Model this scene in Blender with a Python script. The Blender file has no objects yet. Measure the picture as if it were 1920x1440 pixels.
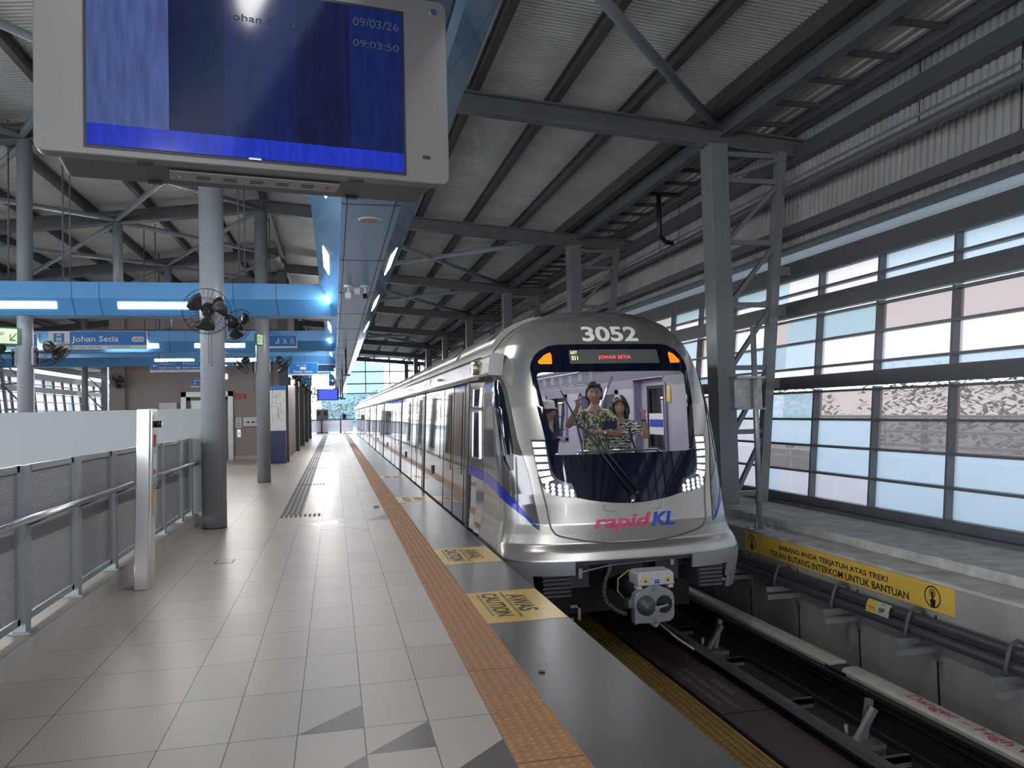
import bpy, bmesh, math, random
from math import sin, cos, pi, radians as RAD
from mathutils import Vector, Matrix, geometry
random.seed(7)
C = bpy.context.scene.collection
SC = bpy.context.scene
# ------------------------------------------------------------------ camera
FPX, PITCH, YAW, ROLL, CAMH = 1474.8, 0.03393, 0.223169, -0.0246566, 1.4618
fw = Vector((sin(YAW) * cos(PITCH), cos(YAW) * cos(PITCH), sin(PITCH)))
r0 = Vector((cos(YAW), -sin(YAW), 0)); u0 = r0.cross(fw)
rr = cos(ROLL) * r0 + sin(ROLL) * u0; uu = -sin(ROLL) * r0 + cos(ROLL) * u0
cd = bpy.data.cameras.new('camera'); cam = bpy.data.objects.new('camera', cd); C.objects.link(cam)
cd.sensor_width = 36; cd.lens = 36 * FPX / 1920; cd.clip_start = 0.05; cd.clip_end = 2000
M = Matrix.Identity(4)
for i in range(3):
    M[i][0], M[i][1], M[i][2] = rr[i], uu[i], -fw[i]
M[2][3] = CAMH
cam.matrix_world = M
SC.camera = cam
# ------------------------------------------------------------------ sky and exposure
W = bpy.data.worlds.new('sky'); SC.world = W; W.use_nodes = True
nt = W.node_tree; nt.nodes.clear()
out = nt.nodes.new('ShaderNodeOutputWorld'); bg = nt.nodes.new('ShaderNodeBackground')
tc = nt.nodes.new('ShaderNodeTexCoord'); sx = nt.nodes.new('ShaderNodeSeparateXYZ'); cr = nt.nodes.new('ShaderNodeValToRGB')
nt.links.new(tc.outputs['Generated'], sx.inputs[0]); nt.links.new(sx.outputs['Z'], cr.inputs[0])
cr.color_ramp.elements[0].position = 0.0; cr.color_ramp.elements[0].color = (0.95, 0.97, 1.0, 1)
cr.color_ramp.elements[1].position = 0.7; cr.color_ramp.elements[1].color = (0.62, 0.78, 1.0, 1)
nt.links.new(cr.outputs[0], bg.inputs[0]); bg.inputs[1].default_value = 3.0
nt.links.new(bg.outputs[0], out.inputs[0])
vs = SC.view_settings; vs.view_transform = 'Standard'; vs.look = 'None'; vs.gamma = 1; vs.use_curve_mapping = False
SC.display_settings.display_device = 'sRGB'
vs.exposure = 1.05
cy = SC.cycles
cy.max_bounces = 7; cy.diffuse_bounces = 4; cy.glossy_bounces = 4; cy.transmission_bounces = 5; cy.transparent_max_bounces = 10
cy.sample_clamp_indirect = 6; cy.caustics_reflective = False; cy.caustics_refractive = False
# ------------------------------------------------------------------ materials
def srgb(r, g, b):
    f = lambda c: (c / 255 / 12.92) if c / 255 <= 0.04045 else ((c / 255 + 0.055) / 1.055) ** 2.4
    return (f(r), f(g), f(b), 1)
MATS = {}
def mat(name, col, rough=0.5, metal=0.0, var=0.0, vscale=3.0, bump=0.0, bscale=40.0, emit=None, estr=0.0, spec=0.5, coat=0.0, stretch=(1, 1, 1)):
    m = bpy.data.materials.new(name); m.use_nodes = True; t = m.node_tree; b = t.nodes['Principled BSDF']
    col = col if len(col) == 4 else (*col, 1)
    b.inputs['Base Color'].default_value = col; b.inputs['Roughness'].default_value = rough; b.inputs['Metallic'].default_value = metal
    b.inputs['Specular IOR Level'].default_value = spec; b.inputs['Coat Weight'].default_value = coat
    if emit: b.inputs['Emission Color'].default_value = (*emit[:3], 1); b.inputs['Emission Strength'].default_value = estr
    if var or bump:
        c = t.nodes.new('ShaderNodeTexCoord'); mp = t.nodes.new('ShaderNodeMapping'); mp.inputs['Scale'].default_value = stretch
        t.links.new(c.outputs['Object'], mp.inputs[0])
    if var:
        n = t.nodes.new('ShaderNodeTexNoise'); n.inputs['Scale'].default_value = vscale; n.inputs['Detail'].default_value = 5
        t.links.new(mp.outputs[0], n.inputs['Vector'])
        x = t.nodes.new('ShaderNodeMix'); x.data_type = 'RGBA'
        x.inputs['A'].default_value = (*[max(0, k * (1 - var)) for k in col[:3]], 1); x.inputs['B'].default_value = (*[min(1, k * (1 + var)) for k in col[:3]], 1)
        rp = t.nodes.new('ShaderNodeMapRange'); rp.inputs[1].default_value = 0.3; rp.inputs[2].default_value = 0.7
        t.links.new(n.outputs['Fac'], rp.inputs[0]); t.links.new(rp.outputs[0], x.inputs['Factor']); t.links.new(x.outputs['Result'], b.inputs['Base Color'])
    if bump:
        n2 = t.nodes.new('ShaderNodeTexNoise'); n2.inputs['Scale'].default_value = bscale
        bp = t.nodes.new('ShaderNodeBump'); bp.inputs['Strength'].default_value = bump; bp.inputs['Distance'].default_value = 0.02
        t.links.new(mp.outputs[0], n2.inputs['Vector']); t.links.new(n2.outputs['Fac'], bp.inputs['Height']); t.links.new(bp.outputs[0], b.inputs['Normal'])
    MATS[name] = m
    return m
def emat(name, col, s):
    m = bpy.data.materials.new(name); m.use_nodes = True; t = m.node_tree; t.nodes.clear()
    e = t.nodes.new('ShaderNodeEmission'); o = t.nodes.new('ShaderNodeOutputMaterial'); e.inputs[0].default_value = (*col[:3], 1); e.inputs[1].default_value = s
    t.links.new(e.outputs[0], o.inputs[0]); return m
def facing(t, f0):
    """two-sided Schlick reflectance"""
    lw = t.nodes.new('ShaderNodeLayerWeight'); lw.inputs['Blend'].default_value = .5
    p = t.nodes.new('ShaderNodeMath'); p.operation = 'POWER'; p.inputs[1].default_value = 5; t.links.new(lw.outputs['Facing'], p.inputs[0])
    q = t.nodes.new('ShaderNodeMath'); q.operation = 'MULTIPLY_ADD'; q.inputs[1].default_value = 1 - f0; q.inputs[2].default_value = f0; t.links.new(p.outputs[0], q.inputs[0])
    return q.outputs[0]
def frosted(name, col, clear, rough_tint=1.0):
    """architectural pane: part clear see-through tint, part light-scattering film"""
    m = bpy.data.materials.new(name); m.use_nodes = True; t = m.node_tree; t.nodes.clear(); o = t.nodes.new('ShaderNodeOutputMaterial')
    a = t.nodes.new('ShaderNodeBsdfTransparent'); b = t.nodes.new('ShaderNodeBsdfTranslucent'); g = t.nodes.new('ShaderNodeBsdfGlossy')
    a.inputs[0].default_value = (*col, 1); b.inputs[0].default_value = (*[min(1, c * rough_tint) for c in col], 1); g.inputs['Roughness'].default_value = 0.05
    n = t.nodes.new('ShaderNodeTexNoise'); n.inputs['Scale'].default_value = 2.0; c = t.nodes.new('ShaderNodeTexCoord'); t.links.new(c.outputs['Object'], n.inputs['Vector'])
    mr = t.nodes.new('ShaderNodeMapRange'); mr.inputs[3].default_value = max(0, clear - 0.06); mr.inputs[4].default_value = min(1, clear + 0.06)
    t.links.new(n.outputs['Fac'], mr.inputs[0])
    x = t.nodes.new('ShaderNodeMixShader'); t.links.new(mr.outputs[0], x.inputs[0]); t.links.new(b.outputs[0], x.inputs[1]); t.links.new(a.outputs[0], x.inputs[2])
    y = t.nodes.new('ShaderNodeMixShader'); t.links.new(facing(t, .03), y.inputs[0]); t.links.new(x.outputs[0], y.inputs[1]); t.links.new(g.outputs[0], y.inputs[2]); t.links.new(y.outputs[0], o.inputs[0])
    return m
def clearglass(name, col=(0.8, 0.82, 0.86), ior=1.5):
    m = bpy.data.materials.new(name); m.use_nodes = True; t = m.node_tree; t.nodes.clear(); o = t.nodes.new('ShaderNodeOutputMaterial')
    a = t.nodes.new('ShaderNodeBsdfTransparent'); a.inputs[0].default_value = (*col, 1); g = t.nodes.new('ShaderNodeBsdfGlossy'); g.inputs['Roughness'].default_value = 0.01
    y = t.nodes.new('ShaderNodeMixShader'); t.links.new(facing(t, ((ior - 1) / (ior + 1)) ** 2), y.inputs[0]); t.links.new(a.outputs[0], y.inputs[1]); t.links.new(g.outputs[0], y.inputs[2]); t.links.new(y.outputs[0], o.inputs[0])
    return m
def tilemat(name, c1, c2, cm, bw, rh, x0, y0, rough=0.28, mortar=0.003, bump=0.15, offset=0.0):
    m = bpy.data.materials.new(name); m.use_nodes = True; t = m.node_tree; b = t.nodes['Principled BSDF']
    c = t.nodes.new('ShaderNodeTexCoord'); mp = t.nodes.new('ShaderNodeMapping'); mp.inputs['Location'].default_value = (-x0, -y0, 0)
    t.links.new(c.outputs['Object'], mp.inputs[0])
    br = t.nodes.new('ShaderNodeTexBrick'); br.offset = offset; br.squash = 1
    br.inputs['Scale'].default_value = 1; br.inputs['Brick Width'].default_value = bw; br.inputs['Row Height'].default_value = rh
    br.inputs['Mortar Size'].default_value = mortar; br.inputs['Mortar Smooth'].default_value = 0.2; br.inputs['Bias'].default_value = -0.3
    br.inputs['Color1'].default_value = c1; br.inputs['Color2'].default_value = c2; br.inputs['Mortar'].default_value = cm
    t.links.new(mp.outputs[0], br.inputs['Vector'])
    n = t.nodes.new('ShaderNodeTexNoise'); n.inputs['Scale'].default_value = 2.2; n.inputs['Detail'].default_value = 6; t.links.new(c.outputs['Object'], n.inputs['Vector'])
    mx = t.nodes.new('ShaderNodeMix'); mx.data_type = 'RGBA'; mx.blend_type = 'MULTIPLY'; mx.inputs['Factor'].default_value = 1
    rp = t.nodes.new('ShaderNodeMapRange'); rp.inputs[3].default_value = 0.95; rp.inputs[4].default_value = 1.05
    t.links.new(n.outputs['Fac'], rp.inputs[0]); t.links.new(br.outputs['Color'], mx.inputs['A']); t.links.new(rp.outputs[0], mx.inputs['B'])
    t.links.new(mx.outputs['Result'], b.inputs['Base Color'])
    rg = t.nodes.new('ShaderNodeMapRange'); rg.inputs[3].default_value = rough - 0.02; rg.inputs[4].default_value = rough + 0.03
    t.links.new(n.outputs['Fac'], rg.inputs[0]); t.links.new(rg.outputs[0], b.inputs['Roughness'])
    bp = t.nodes.new('ShaderNodeBump'); bp.invert = True; bp.inputs['Strength'].default_value = bump; bp.inputs['Distance'].default_value = 0.004
    t.links.new(br.outputs['Fac'], bp.inputs['Height']); t.links.new(bp.outputs[0], b.inputs['Normal'])
    return m
STEEL = mat('painted grey steel', (0.105, 0.108, 0.115), 0.42, var=0.12)
STEELB = mat('painted blue grey steel', (0.115, 0.122, 0.138), 0.38, var=0.1)
COLR = mat('grey lattice paint', (0.165, 0.172, 0.185), 0.35, var=0.06, vscale=1.5)
PURL = mat('dark purlin paint', (0.045, 0.045, 0.047), 0.5)
GIRT = mat('dark blue grey girt paint', (0.078, 0.082, 0.095), 0.45)
COLM = mat('grey column paint', (0.28, 0.30, 0.33), 0.3, var=0.06, vscale=1.5)
SHEET = mat('galvanised roof sheet', (0.60, 0.60, 0.58), 0.45, 0.25, var=0.12, vscale=1.2)
CLAD = mat('wall cladding sheet', (0.37, 0.375, 0.38), 0.5, 0.1, var=0.12, vscale=1.5)
CONC = mat('concrete', (0.36, 0.345, 0.32), 0.85, var=0.22, vscale=2.5, bump=0.25, bscale=18)
CONCD = mat('trackside concrete', (0.31, 0.30, 0.29), 0.85, var=0.3, vscale=1.6, bump=0.2, bscale=14, stretch=(1, 1, 0.35))
LEDGE = mat('dusty concrete ledge', (0.47, 0.46, 0.44), 0.9, var=0.25, vscale=5, bump=0.35, bscale=20)
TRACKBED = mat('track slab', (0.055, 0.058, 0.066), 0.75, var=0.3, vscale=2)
DARK = mat('near black', (0.012, 0.013, 0.017), 0.45)
DARKG = mat('gloss black', (0.006, 0.007, 0.012), 0.08)
RUB = mat('black rubber', (0.02, 0.02, 0.024), 0.6)
GALV = mat('galvanised steel', (0.36, 0.37, 0.38), 0.45, 0.6, var=0.2, vscale=9)
INOX = mat('brushed stainless steel', (0.72, 0.72, 0.71), 0.24, 1.0, var=0.08, vscale=6, stretch=(1, 1, 0.15))
INOXD = mat('satin steel cladding', (0.62, 0.62, 0.61), 0.4, 0.45, var=0.08, vscale=6)
CHROME = mat('polished steel tube', (0.75, 0.75, 0.76), 0.14, 1.0)
BLUE = mat('sky blue aluminium panel', srgb(96, 160, 216), 0.16, 0.15, coat=0.3)
BLUED = mat('deep blue aluminium panel', srgb(80, 142, 198), 0.22, 0.1)
SOFF = mat('pale blue soffit panel', srgb(110, 158, 205), 0.3, 0.1, spec=.3)
WHITE = mat('white paint', (0.78, 0.78, 0.76), 0.45)
SIGNW = mat('sign white', (0.80, 0.80, 0.78), 0.4)
SIGNB = mat('sign blue', srgb(22, 118, 200), 0.35)
SIGNG = mat('sign green', srgb(30, 120, 70), 0.4)
SIGNY = mat('sign yellow', srgb(224, 186, 84), 0.3, var=0.06, vscale=4)
INK = mat('black ink', (0.012, 0.012, 0.014), 0.5)
INKW = mat('white ink', (0.85, 0.85, 0.85), 0.5)
INKR = mat('red ink', srgb(190, 40, 60), 0.5)
INKB = mat('blue ink', srgb(40, 70, 175), 0.4)
INKM = mat('magenta ink', srgb(214, 62, 118), 0.4)
TAUPE = mat('taupe wall paint', srgb(168, 155, 150), 0.6, var=0.04, vscale=1)
PALE = mat('pale grey wall board', srgb(170, 175, 176), 0.6, var=0.02)
SPINEL = emat('lit bulkhead lamp', (1.0, 0.98, 0.94), 24)
LIGHT = emat('lit lamp diffuser', (1.0, 0.97, 0.92), 48)
# ------------------------------------------------------------------ mesh builder
class MB:
    def __init__(s): s.v = []; s.f = []; s.mi = []; s.sm = []
    def add(s, vs, fs, mi=0, smooth=False):
        o = len(s.v); s.v += [tuple(p) for p in vs]
        for f in fs: s.f.append([o + i for i in f]); s.mi.append(mi); s.sm.append(smooth)
        return s
    def box(s, x0, x1, y0, y1, z0, z1, mi=0):
        return s.add([(x0, y0, z0), (x1, y0, z0), (x1, y1, z0), (x0, y1, z0), (x0, y0, z1), (x1, y0, z1), (x1, y1, z1), (x0, y1, z1)],
                     [(0, 3, 2, 1), (4, 5, 6, 7), (0, 1, 5, 4), (1, 2, 6, 5), (2, 3, 7, 6), (3, 0, 4, 7)], mi)
    def beam(s, a, b, w, h, up=(0, 0, 1), mi=0):
        a, b = Vector(a), Vector(b); d = (b - a).normalized(); up = Vector(up)
        if abs(d.dot(up)) > 0.98: up = Vector((1, 0, 0))
        r = d.cross(up).normalized() * w / 2; u = r.cross(d).normalized() * h / 2
        vs = [p + i * r + j * u for p in (a, b) for i, j in ((-1, -1), (1, -1), (1, 1), (-1, 1))]
        return s.add(vs, [(0, 1, 2, 3), (7, 6, 5, 4), (0, 4, 5, 1), (1, 5, 6, 2), (2, 6, 7, 3), (3, 7, 4, 0)], mi)
    def ibeam(s, a, b, w, h, t=0.014, up=(0, 0, 1)):
        a, b = Vector(a), Vector(b); d = (b - a).normalized(); up = Vector(up); r = d.cross(up).normalized(); u = r.cross(d).normalized()
        s.beam(a + u * (h / 2 - t / 2), b + u * (h / 2 - t / 2), w, t, up); s.beam(a - u * (h / 2 - t / 2), b - u * (h / 2 - t / 2), w, t, up)
        return s.beam(a, b, t, h - 2 * t, up)
    def tube(s, pts, r, n=10, cap=True, mi=0):
        pts = [Vector(p) for p in pts]; rs = r if isinstance(r, (list, tuple)) else [r] * len(pts); vs = []; fs = []
        d0 = (pts[1] - pts[0]).normalized(); ref = Vector((0, 0, 1)) if abs(d0.z) < 0.9 else Vector((1, 0, 0)); A = d0.cross(ref).normalized()
        for i, p in enumerate(pts):
            if i == 0: d = pts[1] - p
            elif i == len(pts) - 1: d = p - pts[i - 1]
            else: d = (pts[i + 1] - p).normalized() + (p - pts[i - 1]).normalized()
            d.normalize(); A = (A - d * A.dot(d)).normalized(); B = d.cross(A)
            vs += [p + rs[i] * (cos(2 * pi * k / n) * A + sin(2 * pi * k / n) * B) for k in range(n)]
        for i in range(len(pts) - 1):
            for k in range(n): fs.append((i * n + k, i * n + (k + 1) % n, (i + 1) * n + (k + 1) % n, (i + 1) * n + k))
        s.add(vs, fs, mi, True)
        if cap:
            m = len(vs); o = len(s.v) - m
            for rng in (range(n - 1, -1, -1), range(m - n, m)):
                s.f.append([o + k for k in rng]); s.mi.append(mi); s.sm.append(False)
        return s
    def cyl(s, c, r, z0, z1, n=20, r2=None, mi=0): return s.tube([(c[0], c[1], z0), (c[0], c[1], z1)], [r, r if r2 is None else r2], n, True, mi)
    def poly(s, pts, d, mi=0):
        """extrude the planar polygon pts along vector d"""
        n = len(pts); d = Vector(d); a = [Vector(p) for p in pts]; b = [p + d for p in a]
        return s.add(a + b, [tuple(range(n - 1, -1, -1)), tuple(range(n, 2 * n))] + [(i, (i + 1) % n, n + (i + 1) % n, n + i) for i in range(n)], mi)
    def prof(s, p2, y0, y1, mi=0, smooth=False, caps=True):
        """profile of (x, z) points swept along Y"""
        n = len(p2); vs = [(x, y0, z) for x, z in p2] + [(x, y1, z) for x, z in p2]; fs = [(i, (i + 1) % n, n + (i + 1) % n, n + i) for i in range(n if caps else n - 1)]
        s.add(vs, fs, mi, smooth)
        if caps: s.add(vs, [tuple(range(n - 1, -1, -1)), tuple(range(n, 2 * n))], mi)
        return s
    def ball(s, c, rx, ry=None, rz=None, n=14, m=8, mi=0, R=None):
        ry = ry or rx; rz = rz or rx; c = Vector(c); vs = []; fs = []
        for j in range(m + 1):
            a = pi * j / m
            for k in range(n):
                b = 2 * pi * k / n; p = Vector((rx * sin(a) * cos(b), ry * sin(a) * sin(b), rz * cos(a)))
                vs.append(c + (R @ p if R else p))
        for j in range(m):
            for k in range(n): fs.append((j * n + k, (j + 1) * n + k, (j + 1) * n + (k + 1) % n, j * n + (k + 1) % n))
        return s.add(vs, fs, mi, True)
    def build(s, name, m, parent=None, bevel=0.0, shift=None):
        me = bpy.data.meshes.new(name); off = Vector((0, 0, 0))
        p = parent
        while p is not None: off += p.location; p = p.parent
        if shift is not None: off = Vector(shift)
        me.from_pydata([Vector(v) - off for v in s.v], [], s.f)
        for mm in (m if isinstance(m, (list, tuple)) else [m]): me.materials.append(mm)
        me.polygons.foreach_set('material_index', s.mi); me.polygons.foreach_set('use_smooth', s.sm)
        b = bmesh.new(); b.from_mesh(me); bmesh.ops.recalc_face_normals(b, faces=b.faces); b.to_mesh(me); b.free()
        o = bpy.data.objects.new(name, me); C.objects.link(o)
        if parent is not None: o.parent = parent
        elif shift is not None: o.location = shift
        if bevel:
            bv = o.modifiers.new('edge', 'BEVEL'); bv.width = bevel; bv.segments = 2; bv.limit_method = 'ANGLE'
        return o
def tag(o, label=None, cat=None, group=None, kind=None):
    if label: o['label'] = label
    if cat: o['category'] = cat
    if group: o['group'] = group
    if kind: o['kind'] = kind
    return o
def thing(name, label, cat, loc, group=None, kind=None):
    o = bpy.data.objects.new(name, None); o.empty_display_size = 0.1; C.objects.link(o); o.location = loc
    return tag(o, label, cat, group, kind)
def copy_tree(o, loc=None, parent=None):
    c = o.copy(); C.objects.link(c)
    if parent is not None: c.parent = parent
    if loc is not None: c.location = loc
    for ch in list(o.children): copy_tree(ch, None, c)
    return c
ORD = 'first second third fourth fifth sixth seventh eighth ninth tenth eleventh twelfth thirteenth fourteenth fifteenth sixteenth seventeenth eighteenth'.split()
def text(s, size, o, r, u, m, parent, name='lettering', align='LEFT', width=None, bold=0.0, shear=0.0, mono=False, lift=0.0015, res=3, height=None, spacing=1.0, taper=None):
    """flat lettering: origin o (baseline), right vector r, up vector u"""
    cu = bpy.data.curves.new('letters', 'FONT'); cu.body = s; cu.size = 1; cu.align_x = align; cu.offset = bold; cu.shear = shear; cu.resolution_u = res; cu.space_character = spacing
    ob = bpy.data.objects.new('letters', cu); C.objects.link(ob)
    bpy.context.view_layer.update(); dg = bpy.context.evaluated_depsgraph_get()
    me = bpy.data.meshes.new_from_object(ob.evaluated_get(dg)); bpy.data.objects.remove(ob); bpy.data.curves.remove(cu)
    r = Vector(r).normalized(); u = Vector(u).normalized(); n = r.cross(u); o = Vector(o); k = size; ky = size
    xs = [v.co.x for v in me.vertices]; ys = [v.co.y for v in me.vertices]
    if width and xs: k = width / (max(xs) - min(xs))
    if height and ys: ky = height / (max(ys) - min(ys))
    elif width: ky = size
    off = Vector((0, 0, 0)); p = parent
    while p is not None: off += p.location; p = p.parent
    for v in me.vertices: v.co = o + r * v.co.x * k + u * v.co.y * ky + n * lift - off
    me.materials.clear(); me.materials.append(m)
    for pl in me.polygons: pl.material_index = 0
    t = bpy.data.objects.new(name, me); C.objects.link(t)
    if parent is not None: t.parent = parent
    return t
# ================================================================== SETTING
X_EDGE = 1.586
Y0, Y1 = -24.0, 66.0
TILE_R = tilemat('beige floor tile', srgb(208, 197, 187), srgb(195, 184, 175), srgb(96, 84, 78), 0.3, 0.6, -0.7876 - 0.3 * 40, 3.7916 - 0.6 * 40, 0.36)
TILE_L = tilemat('large beige floor tile', srgb(196, 184, 172), srgb(188, 175, 164), srgb(92, 80, 74), 0.6, 0.6, -0.7876 - 0.6 * 40, 3.7916 - 0.6 * 40, 0.34)
b = MB(); b.box(-0.7876, 0.712, Y0, Y1, -0.25, 0.0)
fl = b.build('floor', TILE_R); tag(fl, 'beige tiled platform floor in small oblong tiles beside the yellow strip', 'floor', kind='structure')
b = MB(); b.box(-1.845, -0.7876, Y0, 11.75, -0.25, 0.0); b.box(-12.0, -0.7876, 11.75, Y1, -0.25, 0.0)
tag(b.build('floor', TILE_L), 'beige floor of large square tiles around the round columns', 'floor', kind='structure')
SLAB = tilemat('grey coping stone', srgb(94, 94, 94), srgb(87, 88, 90), srgb(62, 62, 64), 0.9, 0.6, -0.2, 3.23 - 24, 0.3, 0.0025)
b = MB(); b.box(1.012, X_EDGE, Y0, Y1, -0.10, 0.0)
tag(b.build('floor', SLAB), 'dark grey stone coping along the platform edge', 'floor', kind='structure')
b = MB(); b.box(0.712, 1.45, Y0, Y1, -1.5, -0.1)
tag(b.build('wall_platform', CONCD), 'concrete face under the platform edge', 'wall', kind='structure')
# orange tactile strip with real studs
TACT = mat('ochre tactile tile', srgb(182, 134, 92), 0.5, var=0.08, vscale=8)
b = MB(); b.box(0.712, 1.012, Y0, Y1, -0.1, 0.001)
st = b.build('tactile_strip', TACT); tag(st, 'ochre studded warning strip along the platform edge', 'tactile paving', kind='structure')
b = MB()
y = 1.2
row = 0
while y < 40:
    n = 8 if y < 8 else 6
    for c in range(6):
        cx = 0.737 + 0.05 * c
        v0 = [(cx + 0.0185 * cos(2 * pi * k / n), y + 0.0185 * sin(2 * pi * k / n), 0.001) for k in range(n)]
        v1 = [(cx + 0.011 * cos(2 * pi * k / n), y + 0.011 * sin(2 * pi * k / n), 0.0065) for k in range(n)]
        b.add(v0 + v1, [(k, (k + 1) % n, n + (k + 1) % n, n + k) for k in range(n)] + [tuple(range(n, 2 * n))], 0, True)
    y += 0.05
b.build('stud', TACT, st)['kind'] = 'stuff'
b = MB()
for k in range(-3, 50): b.box(0.714, 1.010, 3.23 + 1.2 * k - 0.002, 3.23 + 1.2 * k + 0.002, 0.0005, 0.0016)
b.build('joint', mat('dark grout', (0.10, 0.06, 0.04), 0.8), st)
# grey inlay triangles on the tile grid
INLAY = mat('dark grey tile inlay', srgb(112, 106, 106), 0.3, var=0.08)
b = MB()
def tri(*p): b.poly([(x, y, 0.0) for x, y in p], (0, 0, 0.0006))
tri((-0.1876, 3.7916), (0.1124, 4.0916), (0.1124, 3.7916)); tri((0.1124, 3.4916), (0.4124, 3.7916), (0.4124, 3.4916))
tri((-0.1876, 3.1916), (0.1124, 3.4916), (0.1124, 3.1916)); tri((0.4124, 3.1916), (0.712, 3.4916), (0.712, 3.1916))
tri((-0.1876, 2.5916), (0.1124, 2.8916), (0.1124, 2.5916)); tri((-0.4876, 3.1916), (-0.1876, 3.1916), (-0.1876, 2.8916))
for k in (0, 1, 2):
    yy = 10.99 + 15.6 * k
    tri((-0.4876, yy - 0.1), (0.1124, yy + 0.5), (0.1124, yy), (-0.1876, yy - 0.15)); tri((0.1124, yy - 0.4), (0.4124, yy - 0.7), (0.4124, yy - 1.0))
    tri((-0.1876, yy - 0.6), (0.1124, yy - 0.3), (0.1124, yy - 0.6)); tri((0.4124, yy + 0.1), (0.712, yy + 0.7), (0.712, yy + 0.1))
tag(b.build('floor', INLAY), 'dark grey triangular inlays set in the beige platform tiles', 'floor', kind='structure')
# guiding strip of dark steel bars
GBAR = mat('dark tactile bar', srgb(66, 63, 62), 0.6)
b = MB()
y = 11.85
for c in range(4):
    cx = -0.755 + 0.075 * c
    b.box(cx - 0.017, cx + 0.017, 12.15, 60, 0, 0.006)
gs = b.build('guide_path', GBAR); b = MB(); b.box(-0.79, -0.49, 12.15, 60, 0, 0.0015); b.build('base_strip', mat('guide base', srgb(128, 122, 117), .5), gs); tag(gs, 'dark ribbed guiding path for blind passengers running down the beige platform', 'tactile paving', kind='structure')
for k in range(9):
    yy = 11.85 + 5.3 * k; b = MB()
    for c in range(9): b.box(-0.785 + 0.066 * c, -0.785 + 0.066 * c + 0.036, yy, yy + 0.28, 0, 0.006)
    b.build('crossing_bars', GBAR, gs)
b = MB(); b.box(-1.2, -1.02, 8.40, 8.62, 0, 0.0012); b2 = MB(); b2.box(-1.19, -1.03, 8.41, 8.61, 0.001, 0.002)
hp = b.build('floor_hatch', mat('hatch gap', (0.03, 0.03, 0.03), 0.6)); tag(hp, 'small square inspection hatch set in the large floor tiles', 'hatch'); b2.build('hatch_tile', TILE_L, hp)
# yellow caution pads
def caution(y0, y1, label, detail=True):
    t = thing('caution_pad', label, 'floor sign', (1.29, (y0 + y1) / 2, 0), 'yellow caution pads on the coping')
    b = MB(); b.box(1.008, 1.582, y0, y1, 0.0, 0.0022); b.build('pad', SIGNY, t)
    R_, U_ = (0, -1, 0), (1, 0, 0); n = (y1 - y0) / 0.93
    text('AWAS', 0.2, (1.305, y1 - 0.16, 0.0022), R_, U_, INK, t, width=0.52 * n, height=0.145, bold=0.02)
    text('CAUTION', 0.2, (1.115, y1 - 0.07, 0.0022), R_, U_, INK, t, width=0.70 * n, height=0.125, bold=0.02)
    if detail:
        text('SILA BERDIRI DI BELAKANG GARISAN KUNING', 0.03, (1.268, y1 - 0.055, 0.0022), R_, U_, INK, t, width=0.76 * n, height=0.022, bold=0.01)
        text('PLEASE STAND BEHIND THE YELLOW LINE', 0.03, (1.075, y1 - 0.09, 0.0022), R_, U_, INK, t, width=0.66 * n, height=0.022, bold=0.01)
caution(5.375, 6.31, 'yellow AWAS CAUTION floor pad nearest the camera, in front of the train coupler')
caution(7.555, 8.44, 'second yellow AWAS CAUTION floor pad, beside the train nose')
caution(13.02, 13.91, 'third yellow AWAS CAUTION floor pad, beside the train doors', False)
caution(18.0, 18.8, 'farthest yellow AWAS CAUTION floor pad, glinting beside the second train doors', False)
# -------------------------------------------------- track pit
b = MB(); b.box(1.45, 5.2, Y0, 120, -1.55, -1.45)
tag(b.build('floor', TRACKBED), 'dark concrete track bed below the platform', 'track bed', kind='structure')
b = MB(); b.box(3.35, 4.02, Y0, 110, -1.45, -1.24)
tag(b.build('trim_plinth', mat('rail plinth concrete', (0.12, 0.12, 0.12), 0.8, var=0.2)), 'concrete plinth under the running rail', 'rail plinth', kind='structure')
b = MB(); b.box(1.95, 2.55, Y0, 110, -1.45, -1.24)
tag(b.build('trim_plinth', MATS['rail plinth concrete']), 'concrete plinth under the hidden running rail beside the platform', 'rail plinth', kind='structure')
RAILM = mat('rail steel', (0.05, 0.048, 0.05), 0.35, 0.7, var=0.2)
def rail(x, label):
    b = MB(); b.prof([(x - .07, -1.24), (x + .07, -1.24), (x + .07, -1.225), (x + .012, -1.205), (x + .012, -1.14), (x + .036, -1.13), (x + .036, -1.10), (x - .036, -1.10), (x - .036, -1.13), (x - .012, -1.14), (x - .012, -1.205), (x - .07, -1.225)], Y0, 110)
    o = b.build('running_rail', RAILM); tag(o, label, 'rail'); return o
rail(2.262, 'steel running rail under the train beside the platform wall'); rail(3.698, 'steel running rail beside the purple walkway boards')
b = MB()
for k in range(20):
    yy = -2.2 + 0.7 * k; b.box(3.54, 3.625, yy - .09, yy + .09, -1.239, -1.222); b.box(3.772, 3.86, yy - .09, yy + .09, -1.239, -1.222); b.box(3.59, 3.622, yy - .03, yy + .03, -1.222, -1.19); b.box(3.775, 3.81, yy - .03, yy + .03, -1.222, -1.19)
tag(b.build('rail_fastening', RAILM), 'rail clips holding the running rail', 'rail clip', kind='stuff')
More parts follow.
